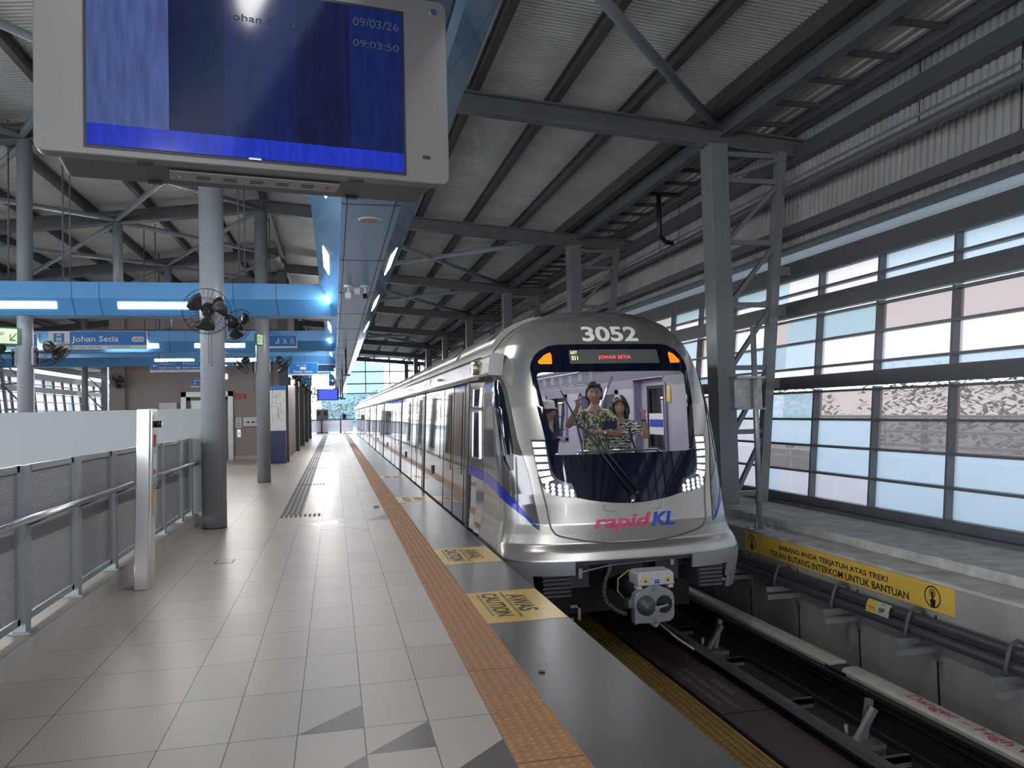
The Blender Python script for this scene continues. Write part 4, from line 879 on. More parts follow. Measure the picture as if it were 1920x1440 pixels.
    # swoosh carried on behind the nose, cab door and its windows
    b = MB(); n = 12
    for k in range(n):
        y0 = 9.2 + .75 * k / n; y1 = 9.2 + .75 * (k + 1) / n
        e0 = .009 + .062 * min(1, (y0 - 9.2) / .6); e1 = .009 + .062 * min(1, (y1 - 9.2) / .6); b.add([(X(1.268 + e0), y0, .64 + .05 * k / n), (X(1.268 + e1), y1, .64 + .05 * (k + 1) / n), (X(1.265 + e1), y1, .757 + .02 * (k + 1) / n), (X(1.265 + e0), y0, .757 + .02 * k / n)], [(0, 1, 2, 3)])
    b.build('swoosh', BLU, train)
    cdw = lambda z, y: lerp(T_W, z) + (wb(z) - lerp(T_W, z)) * min(1, (y - 9.2) / .6)
    if sg < 0:
        b = MB(); vs = [(X((lerp(T_W, z) if y < 9.3 else wb(z)) + .006), y, z) for z in (.76, 1.0, 1.5, 1.7, 1.83) for y in (9.2, 9.86)]; b.add(vs, [(2 * k, 2 * k + 1, 2 * k + 3, 2 * k + 2) for k in range(4)], 0, True); dr = b.build('cab_door', TINT, train)
        for z0, z1 in ((1.52, 1.74), (.90, 1.46)):
            b = MB(); vs = [(X(cdw(z, y) + .014), y, z) for z in (z0, (z0 + z1) / 2, z1) for y in (9.32, 9.62)]; b.add(vs, [(2 * k, 2 * k + 1, 2 * k + 3, 2 * k + 2) for k in range(2)], 0, True); b.build('cab_door_window', MASK, dr)
            b = MB()
            for y in (9.31, 9.63): b.beam((X(cdw(z0, y) + .012), y, z0), (X(cdw(z1, y) + .012), y, z1), .02, .02, (0, 1, 0))
            for z in (z0, z1): b.beam((X(cdw(z, 9.31) + .012), 9.31, z), (X(cdw(z, 9.63) + .012), 9.63, z), .02, .02)
            b.build('window_trim', CHROME, dr)
# ---- underside of the nose
b = MB()
n = 40
def skirt_band(s0, s1, z0, z1, name, m, inset=0.0):
    b = MB(); vs = []
    zs = [z1 + (z0 - z1) * k / 4 for k in range(5)]
    for z in zs:
        for k in range(n + 1):
            s = s0 + (s1 - s0) * k / n; p = Vector(hull(s, z)); p += Vector((0, inset, 0)); vs.append(p)
    b.add(vs, [(j * (n + 1) + k, j * (n + 1) + k + 1, (j + 1) * (n + 1) + k + 1, (j + 1) * (n + 1) + k) for j in range(4) for k in range(n)], 0, True)
    o = b.build(name, m, train); so = o.modifiers.new('thickness', 'SOLIDIFY'); so.thickness = .03; es_ = o.modifiers.new('crisp', 'EDGE_SPLIT'); es_.split_angle = RAD(40); return o
skirt_band(-1.5, -.235, -.21, -.07, 'corner_skirt', SKIRT); skirt_band(.235, 1.5, -.21, -.07, 'corner_skirt', SKIRT)
skirt_band(-1.5, -.51, -.34, -.205, 'corner_skirt', SKIRT); skirt_band(.56, 1.5, -.36, -.205, 'corner_skirt', SKIRT)
skirt_band(-1.5, -.51, -.47, -.35, 'corner_skirt', SKIRT); skirt_band(.60, 1.5, -.48, -.37, 'corner_skirt', SKIRT)
b = MB(); b.box(2.2, 3.75, 7.72, 7.80, -.13, -.07); b.build('bumper_beam', mat('dark beam', (0.06, 0.065, 0.085), .4, .3), train)
UND = mat('underframe black', (0.008, 0.008, 0.010), .6)
b = MB(); b.box(1.75, 4.2, 9.0, 30, -.95, -.2); b.box(1.8, 4.15, 8.2, 9, -.3, -.1); b.build('underframe', UND, train)
for x0, x1 in ((2.05, 2.34), (3.76, 4.03)):
    g = MB(); g.box(x0, x1, 7.86, 8.4, -.46, -.22); g.build('anti_climber', mat('anti climber grey', (0.10, 0.105, 0.12), .5, .3) if x0 < 3 else MATS['anti climber grey'], train)
    g = MB()
    for k in range(6): g.box(x0, x1, 7.80, 7.87, -.455 + .042 * k, -.43 + .042 * k)
    g.build('anti_climber_ribs', MATS['anti climber grey'], train)
UBX = mat('underframe slate', (0.055, 0.06, 0.078), .45, .2)
for bx in ((2.36, 2.60, 8.0, 8.2, -.42, -.17), (3.35, 3.62, 8.0, 8.2, -.40, -.15), (2.85, 3.25, 8.1, 8.3, -.36, -.14)): b = MB(); b.box(*bx); b.build('underframe_box', UBX, train, .006)
b = MB(); b.box(2.38, 2.49, 7.98, 8.0, -.62, -.59); b.box(2.46, 2.49, 7.98, 8.0, -.75, -.59); b.box(2.38, 2.41, 7.98, 8.0, -.76, -.72); b.build('cable_hook', GALV, train)
# coupler
cp_ = bpy.data.objects.new('coupler', None); C.objects.link(cp_); cp_.parent = train; cp_.location = Vector((2.975, 7.1, -.44)) - train.location
CG = mat('coupler grey', (0.36, 0.38, 0.42), .4, .5)
out_ = [(-.205, -.10), (-.205, .06), (-.19, .11), (-.14, .15), (-.08, .17), (-.05, .19), (.05, .19), (.08, .17), (.14, .15), (.19, .11), (.205, .06), (.205, -.10), (.19, -.14), (.15, -.165), (.05, -.17), (.03, -.20), (-.03, -.20), (-.05, -.17), (-.15, -.165), (-.205, -.17)]
b = MB(); b.poly([(2.975 + x, 7.15, -.44 + z) for x, z in out_], (0, .10, 0)); b.build('face_plate', CG, cp_, .006)
b = MB(); b.tube([(2.885, 7.15, -.435), (2.885, 7.10, -.435), (2.90, 7.06, -.435)], [.095, .088, .03], 24); b.build('coupling_cone', mat('coupler dark cone', (0.12, 0.125, 0.14), .45, .4), cp_)
b = MB(); b.tube([(3.07, 7.148, -.435), (3.07, 7.143, -.435)], [.085, .085], 24); b.build('coupling_cup', DARK, cp_)
b = MB(); vs = [(3.07 + r * cos(k * pi / 12), 7.14, -.435 + r * sin(k * pi / 12)) for r in (.085, .096) for k in range(24)]; b.add(vs, [(k, (k + 1) % 24, 24 + (k + 1) % 24, 24 + k) for k in range(24)]); b.tube([(2.96, 7.15, -.45), (2.96, 7.04, -.45)], .022, 12); b.tube([(2.96, 7.05, -.44), (3.07, 7.05, -.42)], .012, 8)
for x, z in ((2.975, -.29), (2.975, -.58), (2.975, -.62)): b.tube([(x, 7.15, z), (x, 7.13, z)], .026, 12); b.tube([(x, 7.13, z), (x, 7.115, z)], .014, 10)
b.build('coupling_hook', GALV, cp_)
EH = mat('bright cast alloy', (0.62, 0.62, 0.61), .35, .35)
b = MB(); b.box(2.80, 3.17, 7.12, 7.36, -.245, -.13); b.build('electric_head', EH, cp_, .01)
b = MB(); b.box(2.82, 3.15, 7.14, 7.34, -.13, -.115); b.box(2.79, 2.84, 7.12, 7.2, -.275, -.245); b.box(3.11, 3.16, 7.12, 7.2, -.275, -.245); b.box(2.80, 3.17, 7.112, 7.12, -.235, -.22); b.build('electric_head_flange', EH, cp_)
b = MB(); b.box(2.85, 2.895, 7.108, 7.112, -.215, -.17); b.box(3.08, 3.125, 7.108, 7.112, -.215, -.17); b.build('warning_sticker', SIGNY, cp_)
b = MB(); b.poly([(2.857, 7.1075, -.208), (2.888, 7.1075, -.208), (2.8725, 7.1075, -.18)], (0, .0005, 0)); b.poly([(3.087, 7.1075, -.208), (3.118, 7.1075, -.208), (3.1025, 7.1075, -.18)], (0, .0005, 0)); b.build('warning_triangle', INK, cp_)
b = MB(); b.box(2.965, 3.015, 7.108, 7.112, -.20, -.19); b.box(2.965, 3.015, 7.108, 7.112, -.225, -.208); b.build('maker_mark', INKB, cp_)
b = MB(); b.tube([(2.975, 7.25, -.44), (2.975, 8.4, -.42)], .10, 16); b.build('coupler_shaft', UND, cp_)
b = MB(); b.box(2.73, 2.79, 7.2, 7.3, -.46, -.38); b.build('air_valve', INOX, cp_)
b = MB(); b.tube([(3.02, 7.16, -.62), (3.12, 7.0, -.72), (3.23, 6.85, -.80)], .012, 8); b.build('release_cable', GALV, cp_)
hs = [(2.77, 7.8, -.13), (2.755, 7.8, -.22), (2.70, 7.8, -.34), (2.69, 7.8, -.45), (2.72, 7.8, -.55), (2.80, 7.75, -.62), (2.90, 7.7, -.66)]
b = MB(); b.tube(hs, .020, 10); h_ = b.build('air_hose', RUB, train)
b = MB()
P_ = [Vector(p) for p in hs]
for k in range(len(P_) - 1):
    for j in range(6):
        p = P_[k].lerp(P_[k + 1], j / 6); d = (P_[k + 1] - P_[k]).normalized(); b.tube([p, p + d * .008], .0225, 10)
b.build('hose_spiral', GALV, h_)
b = MB(); b.tube([(2.86, 7.5, -.16), (2.74, 7.5, -.24), (2.73, 7.5, -.36), (2.80, 7.45, -.45)], .007, 6); b.build('earth_lead', mat('yellow green lead', (.45, .5, .1), .5), train)
b = MB(); b.tube([(2.42, 7.78, -.22), (2.5, 7.78, -.2), (2.75, 7.78, -.16), (3.3, 7.78, -.14), (3.55, 7.78, -.12)], .009, 6); b.box(2.41, 2.45, 7.76, 7.8, -.27, -.17); b.box(3.42, 3.46, 7.76, 7.8, -.20, -.12); b.build('release_rod', GALV, train)
# wiper
def on(x, z, off=.03):
    s = s_of(x, z); return Vector(hull(s, z)) + nrm(s, z) * off
WB = mat('wiper black', (0.012, 0.012, 0.014), .35)
b = MB(); b.tube([on(.0, .53, .01), on(.0, .53, .06)], .03, 12); b.tube([on(.06, .58, .01), on(.06, .58, .05)], .02, 12)
b.tube([on(.02, .53), on(-.20, .86, .045), on(-.42, 1.20, .045), on(-.50, 1.275, .045)], .011, 8); b.tube([on(.07, .585), on(-.14, .88, .045), on(-.36, 1.18, .045), on(-.50, 1.285, .045)], .010, 8); wp = b.build('wiper', WB, train)
b = MB(); b.tube([on(-.63, 1.66, .02), on(-.55, 1.45, .03), on(-.505, 1.28, .035), on(-.48, 1.05, .03), on(-.46, .80, .02)], [.006, .011, .014, .011, .006], 8); b.tube([on(-.50, 1.28, .04), on(-.46, 1.30, .045)], .012, 8); b.build('wiper_blade', WB, wp)
b = MB(); b.tube([on(.01, .52, .05), on(-.005, .50, .055), on(.0, .475, .05)], .02, 10); b.build('spindle_cap', INOX, wp)
# ---- saloon seen through the windscreen
RO = (9.26, 10.26)
inn2 = [(-1.10, 0), (-1.11, .92), (-1.11, 1.5), (-1.10, 1.73), (-1.06, 1.85), (-.9, 1.98), (-.6, 2.08)]; inn2 += [(-x, z) for x, z in reversed(inn2)]
ycut = sorted([8.6, 20.0] + list(RO) + [v for p in rwin[1:] for v in p]); b = MB(); m = len(inn2)
for ya, yb in zip(ycut[:-1], ycut[1:]):
    vs = [(XC + x, ya, z) for x, z in inn2] + [(XC + x, yb, z) for x, z in inn2]; fs = []
    for i in range(m - 1):
        zc = (inn2[i][1] + inn2[i + 1][1]) / 2; right = inn2[i][0] > 0
        if right and any(a - .01 < ya and yb < c + .01 for a, c in rwin[1:]) and .93 < zc < 1.72: continue
        if right and RO[0] - .01 < ya and yb < RO[1] + .01 and zc < 1.8: continue
        fs.append((i, i + 1, m + i + 1, m + i))
    b.add(vs, fs, 0, False)
b.box(XC - 1.08, XC + 1.08, 19.98, 20.0, 0, 2.08)
b.build('saloon_lining', LILAC, train)
b = MB(); b.box(XC - 1.1, XC + 1.1, 8.0, 20, -.04, .0); b.build('saloon_floor', mat('saloon floor', (0.25, 0.25, 0.27), .5), train)
a, c = rwin[0]
b = MB(); b.box(XC + 1.19, XC + 1.21, RO[0], RO[1], 0, .92); b.box(XC + 1.19, XC + 1.21, RO[0], RO[1], 1.73, 1.90); b.box(XC + 1.19, XC + 1.21, RO[0], a, .92, 1.73); b.box(XC + 1.19, XC + 1.21, c, RO[1], .92, 1.73); b.build('saloon_door', LILAC, train)
b = MB(); b.box(XC + 1.08, XC + 1.21, RO[1], RO[1] + .05, 0, 1.90); b.box(XC + 1.08, XC + 1.21, RO[0] - .05, RO[0], 0, 1.90); b.box(XC + 1.05, XC + 1.21, RO[0] - .05, RO[1] + .05, 1.84, 1.89); b.build('door_portal', LILACD, train)
b = MB()
for y in (a, c): b.box(XC + 1.18, XC + 1.195, y - .02, y + .02, .9, 1.75)
for z in (.92, 1.73): b.box(XC + 1.18, XC + 1.195, a, c, z - .02, z + .02)
b.build('window_gasket', RUB, train)
b = MB()
for a, c in rwin[1:]:
    for z in (.92, 1.70): b.box(XC + 1.08, XC + 1.2, a - .05, c + .05, z - .03, z + .03)
    for y in (a, c): b.box(XC + 1.08, XC + 1.2, y - .05, y + .05, .9, 1.73)
b.build('window_surround', LILACD, train)
b = MB()
for a, c in rwin: b.add([(XC + 1.215, a, .92), (XC + 1.215, c, .92), (XC + 1.205, c, 1.73), (XC + 1.205, a, 1.73)], [(0, 1, 2, 3)])
b.build('saloon_window', clearglass('saloon glass', (.75, .78, .82), 1.3), train)
b = MB(); b.box(XC - 1.105, XC - 1.09, 9.9, 11.2, .9, 1.6); b.box(XC - 1.105, XC - 1.09, 12, 13.6, .9, 1.6); b.build('saloon_window', mat('saloon pane daylight', (.42, .48, .52), .1), train)
b = MB(); b.tube([(XC - .36, 8.42, .55), (XC - .36, 8.42, .93), (XC - .32, 8.42, .985), (XC + .60, 8.42, .985), (XC + .66, 8.42, .93), (XC + .66, 8.42, .55)], .016, 10); b.build('front_rail', CHROME, train)
b = MB(); b.tube([(XC - .85, 9.3, 0), (XC - .85, 9.3, 1.55), (XC - .55, 9.3, 1.95), (XC - .35, 9.3, 2.08)], .018, 10); b.tube([(XC + .55, 10.3, 0), (XC + .55, 10.3, 1.4), (XC + .75, 10.2, 1.9)], .018, 10); b.tube([(XC - .2, 9.3, 2.0), (XC - .2, 9.3, 1.95), (XC + .35, 9.5, 1.98), (XC + .35, 9.5, 2.05)], .014, 8)
b.tube([(XC - .7, 9.2, 1.92), (XC - .7, 18, 1.92)], .016, 8); b.tube([(XC + .2, 9.2, 1.95), (XC + .2, 18, 1.95)], .016, 8); b.build('grab_rail', CHROME, train)
b = MB()
for i in range(7):
    y = 9.5 + .45 * i; b.box(XC - .72, XC - .68, y - .01, y + .01, 1.78, 1.92); b.box(XC + .18, XC + .22, y - .01, y + .01, 1.82, 1.95)
    for x in (XC - .7, XC + .2): b.tube([(x - .06, y, 1.74 if x < XC else 1.78), (x + .06, y, 1.74 if x < XC else 1.78)], .012, 6)
b.build('strap_hanger', mat('strap grey', (.25, .26, .3), .5), train)
b = MB(); b.box(XC - .45, XC - .35, 8.7, 19, 2.055, 2.075); b.box(XC + .35, XC + .45, 8.7, 19, 2.055, 2.075); b.build('saloon_lamp', emat('saloon lamp', (1, .98, 1), 7), train)
b = MB(); b.box(XC + 1.092, XC + 1.10, 9.09, 9.20, 1.52, 1.73); b.build('door_sticker', SIGNY, train)
b = MB(); b.box(XC + 1.185, XC + 1.19, 9.52, 10.0, 1.10, 1.38); b.build('route_notice', SIGNW, train); b = MB(); b.box(XC + 1.182, XC + 1.185, 9.54, 9.98, 1.20, 1.30); b.build('route_notice_band', INKB, train)
b = MB(); b.box(XC - .30, XC - .12, 11.2, 11.25, 1.35, 1.72); b.box(XC - .98, XC - .55, 12.5, 12.55, .9, 1.75); b.box(XC + .1, XC + .42, 13, 13.05, .2, 1.95); b.build('saloon_screen', mat('saloon partition', (.22, .24, .27), .2), train)
# ================================================================== DISPLAY
A_ = Vector((-.888, 2.651, 2.30)); D_ = Vector((.98798, .15456, 0)); N_ = Vector((.15456, -.98798, 0)); U_ = Vector((0, 0, 1))
def dp_(s, h, n=0.0): return A_ + D_ * s + U_ * h + N_ * n
t = thing('display_screen', 'large grey arrivals screen with dim blue picture hanging from the roof', 'screen', dp_(.66, 0, -.15))
CAS = mat('display casing', (0.17, 0.168, 0.165), .42, .25)
def rrect(s0, s1, h0, h1, r, n=6):
    o = []
    for cx, cz, a in ((s1 - r, h0 + r, -pi / 2), (s1 - r, h1 - r, 0), (s0 + r, h1 - r, pi / 2), (s0 + r, h0 + r, pi)):
        o += [(cx + r * cos(a + pi / 2 * k / n), cz + r * sin(a + pi / 2 * k / n)) for k in range(n + 1)]
    return o
b = MB(); b.poly([dp_(s, h, 0) for s, h in rrect(0, 1.335, 0, .685, .03)], -N_ * .06); b.build('front_case', CAS, t, .004)
b = MB(); b.poly([dp_(s, h, -.06) for s, h in rrect(.05, 1.29, .005, .68, .02)], -N_ * .23); b.build('rear_case', mat('display rear case', (0.09, 0.089, 0.087), .5, .2), t)
b = MB(); b.poly([dp_(s, h, .002) for s, h in [(.137, .022), (1.172, .022), (1.172, .625), (.137, .625)]], -N_ * .004); b.build('screen_bezel', DARK, t)
# picture : ghosted columns of a blue timetable page
PIC = bpy.data.materials.new('screen picture'); PIC.use_nodes = True; T = PIC.node_tree; pb = T.nodes['Principled BSDF']
pb.inputs['Base Color'].default_value = (.004, .005, .012, 1); pb.inputs['Roughness'].default_value = .12
tcn = T.nodes.new('ShaderNodeUVMap'); sp = T.nodes.new('ShaderNodeSeparateXYZ'); T.links.new(tcn.outputs[0], sp.inputs[0])
rx = T.nodes.new('ShaderNodeValToRGB'); rx.color_ramp.interpolation = 'CONSTANT'; el = rx.color_ramp.elements
el[0].position = 0; el[0].color = (.085, .125, .34, 1); el[1].position = .232; el[1].color = (.004, .007, .04, 1)
for p, c in [(.40, (.009, .014, .085, 1)), (.63, (.008, .010, .05, 1)), (.81, (.008, .018, .11, 1))]:
    e = el.new(p); e.color = c
T.links.new(sp.outputs['X'], rx.inputs[0])
ry = T.nodes.new('ShaderNodeValToRGB'); ry.color_ramp.interpolation = 'CONSTANT'; el = ry.color_ramp.elements
el[0].position = 0; el[0].color = (1, 1, 1, 1); el[1].position = .115; el[1].color = (0, 0, 0, 1)
T.links.new(sp.outputs['Y'], ry.inputs[0])
wv = T.nodes.new('ShaderNodeTexWave'); wv.bands_direction = 'Y'; wv.inputs['Scale'].default_value = 34; wv.inputs['Distortion'].default_value = .4; T.links.new(tcn.outputs[0], wv.inputs['Vector'])
nz = T.nodes.new('ShaderNodeTexNoise'); nz.inputs['Scale'].default_value = 14; mp = T.nodes.new('ShaderNodeMapping'); mp.inputs['Scale'].default_value = (3.2, .25, 1); T.links.new(tcn.outputs[0], mp.inputs[0]); T.links.new(mp.outputs[0], nz.inputs['Vector'])
m1 = T.nodes.new('ShaderNodeMix'); m1.data_type = 'RGBA'; m1.inputs['B'].default_value = (.02, .045, .62, 1)
T.links.new(ry.outputs[0], m1.inputs['Factor']); T.links.new(rx.outputs[0], m1.inputs['A'])
m2 = T.nodes.new('ShaderNodeMix'); m2.data_type = 'RGBA'; m2.blend_type = 'MULTIPLY'; m2.inputs['Factor'].default_value = .75; T.links.new(m1.outputs['Result'], m2.inputs['A'])
ma = T.nodes.new('ShaderNodeMath'); ma.operation = 'MULTIPLY_ADD'; ma.inputs[1].default_value = .35; T.links.new(wv.outputs['Fac'], ma.inputs[0])
mb_ = T.nodes.new('ShaderNodeMath'); mb_.operation = 'MULTIPLY'; mb_.inputs[1].default_value = 1.5; T.links.new(nz.outputs['Fac'], mb_.inputs[0]); T.links.new(mb_.outputs[0], ma.inputs[2])
T.links.new(ma.outputs[0], m2.inputs['B'])
T.links.new(m2.outputs['Result'], pb.inputs['Emission Color']); pb.inputs['Emission Strength'].default_value = .34; pb.inputs['Specular IOR Level'].default_value = .25
b = MB(); b.add([dp_(.146, .032, .0045), dp_(1.163, .032, .0045), dp_(1.163, .615, .0045), dp_(.146, .615, .0045)], [(0, 1, 2, 3)]); sc_ = b.build('screen', PIC, t)
uv = sc_.data.uv_layers.new(name='UVMap')
for l in sc_.data.loops: uv.data[l.index].uv = [(0, 0), (1, 0), (1, 1), (0, 1)][l.vertex_index]
ghost = emat('ghost letters', (.22, .26, .34), .12)
text('Johan Setia', .06, dp_(.57, .50, .0045), D_, U_, ghost, t, width=.22, height=.030); text('09:03:50', .05, dp_(.985, .47, .0045), D_, U_, ghost, t, width=.165, height=.026); text('09/03/26', .05, dp_(.985, .545, .0045), D_, U_, ghost, t, width=.165, height=.030)
b = MB(); b.poly([dp_(s, h, .006) for s, h in [(.63, .028), (.67, .028), (.67, .034), (.63, .034)]], -N_ * .003); b.build('maker_plate', SIGNW, t)
b = MB()
q = lambda s, n, h=-.004: dp_(s, h, -n)
for s, n in ((.31, .05), (1.0, .05), (.33, .265), (1.02, .265)): b.poly([q(s - .024, n - .012), q(s + .024, n - .012), q(s + .024, n + .012), q(s - .024, n + .012)], U_ * .006)
b.build('latch', DARK, t)
b = MB(); b.poly([q(.38, .10), q(.95, .10), q(.95, .20), q(.38, .20)], U_ * .006); b.build('vent_plate', mat('vent plate', (0.33, 0.325, 0.32), .5, .3), t)
b = MB()
for k in range(5):
    for j in range(2): b.poly([q(.465 + .088 * k, .135 + .022 * j, -.0055), q(.51 + .088 * k, .135 + .022 * j, -.0055), q(.51 + .088 * k, .143 + .022 * j, -.0055), q(.465 + .088 * k, .143 + .022 * j, -.0055)], U_ * .001)
b.build('vent_slot', DARK, t)
b = MB(); b.tube([q(.91, .15, -.007), q(.91, .15, -.002)], .009, 12); b.build('red_sensor', INKR, t); b = MB(); b.tube([q(.415, .15, -.007), q(.415, .15, -.002)], .008, 12); b.build('sensor', GALV, t)
b = MB(); b.poly([dp_(s, h, .002) for s, h in [(1.235, .090), (1.262, .090), (1.262, .102), (1.235, .102)]], -N_ * .003); b.build('label_plate', DARK, t)
b = MB(); b.tube([dp_(1.285, .64, -.005), dp_(1.285, .64, .006)], .013, 14); b.build('key_lock', CHROME, t)
b = MB(); b.tube([dp_(.45, .68, -.15), dp_(.45, 3.6, -.15)], .03, 12); b.tube([dp_(.95, .68, -.15), dp_(.95, 3.6, -.15)], .03, 12); b.build('hanger', STEEL, t)
# ================================================================== HELP POINT POST
t = thing('help_post', 'slanted stainless steel help point post beside the fence', 'post', (-1.63, 7.4, 0))
fp = [(-1.698, 0), (-1.587, 0), (-1.556, 1.557), (-1.66, 1.557)]
b = MB(); b.poly([(x, 7.34, z) for x, z in fp], (0, .29, 0)); b.build('casing', INOX, t, .006)
lx = lambda z: -1.587 + .0199 * z + .0008
def side(y0, y1, z0, z1, d=.002): return [(lx(z0) + d, y0, z0), (lx(z0) + d, y1, z0), (lx(z1) + d, y1, z1), (lx(z1) + d, y0, z1)]
b = MB(); b.poly(side(7.37, 7.60, .62, 1.53), (.012, 0, 0)); fpn = b.build('control_panel', mat('panel steel', (0.55, 0.55, 0.55), .3, .9), t)
b = MB(); b.tube([(lx(1.42) + .01, 7.47, 1.42), (lx(1.42) + .075, 7.47, 1.42)], .03, 16); b.build('camera_eye', DARKG, t)
b = MB(); b.poly(side(7.42, 7.56, .70, .83, .015), (.001, 0, 0)); b.build('yellow_notice', SIGNY, t)
b = MB(); b.poly(side(7.43, 7.53, 1.22, 1.33, .0152), (.001, 0, 0)); b.poly(side(7.44, 7.52, .98, 1.02, .0152), (.001, 0, 0)); b.build('red_mark', INKR, t)
b = MB(); b.poly(side(7.415, 7.555, .96, 1.16, .015), (.0008, 0, 0)); b.poly(side(7.40, 7.56, 1.46, 1.50, .015), (.0008, 0, 0)); b.build('instruction_plate', SIGNW, t)
b = MB(); b.poly(side(7.41, 7.55, .88, .885, .015), (.001, 0, 0)); b.tube([(lx(.85) + .012, 7.57, .85), (lx(.85) + .03, 7.57, .85)], .008, 10); b.build('slot', DARK, t)
b = MB(); b.poly(side(7.39, 7.60, .30, .62, .001), (.003, 0, 0)); b.build('service_door', INOX, t); b = MB(); b.tube([(lx(.44) + .002, 7.55, .44), (lx(.44) + .012, 7.55, .44)], .008, 10); b.build('door_lock', CHROME, t)
# ================================================================== FANS
FB = mat('fan black plastic', (0.018, 0.018, 0.02), .3)
WIRE = mat('fan wire', (0.03, 0.03, 0.035), .35, .3)
def fan(name_loc, ddir, label, R=.27, arm_from=None, pull=True, group='black wall fans on the columns'):
    """cage centre, direction the fan blows"""
    c = Vector(name_loc); d = Vector(ddir).normalized(); t = thing('wall_fan', label, 'fan', c, group)
    ref = Vector((0, 0, 1)); a = d.cross(ref).normalized(); e = a.cross(d)
    P = lambda r, th, h: c + a * (r * cos(th)) + e * (r * sin(th)) + d * h
    b = MB(); n = 36
    for r, h in ((R, .0), (R * .98, -.05), (R * .66, .052), (R * .33, .07), (R * .5, -.09)): b.tube([P(r, 2 * pi * k / 36, h) for k in range(37)], .0045 if r == R else .0028, 6, False)
    for k in range(30):
        th = 2 * pi * k / 30; b.tube([P(.05, th, .075), P(R * .5, th, .062), P(R * .85, th, .035), P(R, th, 0)], .0019, 4, False); b.tube([P(R, th, -.02), P(R * .8, th, -.075), P(.07, th, -.10)], .0016, 4, False)
    b.build('cage', WIRE, t)
    b = MB()
    for k in range(3):
        th0 = 2 * pi * k / 3 + .5; vs = []
        for j in range(7):
            f = j / 6; r = .05 + (R * .86 - .05) * f; wd = .45 + .8 * sin(f * pi * .72) 
            for i in range(4):
                th = th0 + wd * (i / 3 - .5) + .25 * f; vs.append(P(r, th, -.02 + .035 * (i / 3 - .5)))
        b.add(vs, [(j * 4 + i, j * 4 + i + 1, j * 4 + 5 + i, j * 4 + 4 + i) for j in range(6) for i in range(3)], 0, True)
    bl = b.build('blade', FB, t); so = bl.modifiers.new('thickness', 'SOLIDIFY'); so.thickness = .004
    b = MB(); b.tube([P(0, 0, .082), P(0, 0, .07), P(0, 0, -.04)], [.035, .05, .05], 20); b.build('hub', FB, t)
    b = MB(); b.tube([P(0, 0, -.09), P(0, 0, -.12), P(0, 0, -.22), P(0, 0, -.25)], [.07, .085, .08, .05], 20); b.build('motor', FB, t)
    if arm_from is not None:
        w = Vector(arm_from); q = P(0, 0, -.16); j = Vector((w.x + (q.x - w.x) * .25, w.y + (q.y - w.y) * .25, q.z - .06))
        b = MB(); b.tube([q, q - Vector((0, 0, .07)), j, Vector((w.x, w.y, j.z))], .02, 10); b.tube([j + Vector((0, 0, .05)), j - Vector((0, 0, .2))], .018, 10); b.build('arm', FB, t)
        h = (w - j); h.z = 0; h.normalize(); s_ = h.cross(Vector((0, 0, 1))); zc = j.z - .06
        b = MB(); b.poly([w + s_ * .06 + Vector((0, 0, zc + .13 - w.z)), w - s_ * .06 + Vector((0, 0, zc + .13 - w.z)), w - s_ * .06 + Vector((0, 0, zc - .14 - w.z)), w + s_ * .06 + Vector((0, 0, zc - .14 - w.z))], -h * .03); b.build('mount_plate', COLM, t)
        if pull:
            b = MB()
            for o in (0, .035):
                p0 = j + s_ * (o - .017) - Vector((0, 0, .2)); b.tube([p0, p0 - Vector((0, 0, .42 + o))], .003, 5); b.ball(p0 - Vector((0, 0, .44 + o)), .009, n=8, m=5)
            b.build('pull_cord', FB, t)
    return t
fan((-1.58, 10.72, 2.835), (.05, -1, -.35), 'large black wall fan facing the camera on the first round column', .30, (-1.575, 11.0, 2.75))
fan((-1.30, 11.55, 2.74), (.5, .8, -.3), 'black wall fan half hidden behind the first round column', .25, (-1.46, 11.27, 2.7), False)
fan((-2.03, 18.48, 2.62), (-.74, .06, -.68), 'black wall fan on the stair side of the second round column', .25, (-1.70, 18.5, 2.62))
fan((-1.06, 18.48, 2.62), (.74, .06, -.68), 'black wall fan on the platform side of the second round column', .25, (-1.40, 18.5, 2.62))
fan((-4.10, 13.15, 2.47), (.62, -.12, -.78), 'black wall fan with bright top beside the station name board', .25, (-4.43, 13.2, 2.45), False)
fan((-4.98, 13.1, 2.47), (-.74, -.1, -.7), 'black wall fan cut off by the edge of the frame, under the green exit sign', .25, (-4.65, 13.2, 2.45), False)
for i, y in enumerate((26.3, 34.1, 39.8)):
    fan((-1.08, y - .1, 2.62), (.78, .0, -.62), 'black wall fan on the %s dark square column down the platform' % ORD[i], .25, (-1.42, y, 2.6), False)
fan((-6.95, 28.1, 2.75), (-.5, -.8, -.4), 'black wall fan beside the left edge of the lift tower', .28, (-6.95, 28.55, 2.7), False)
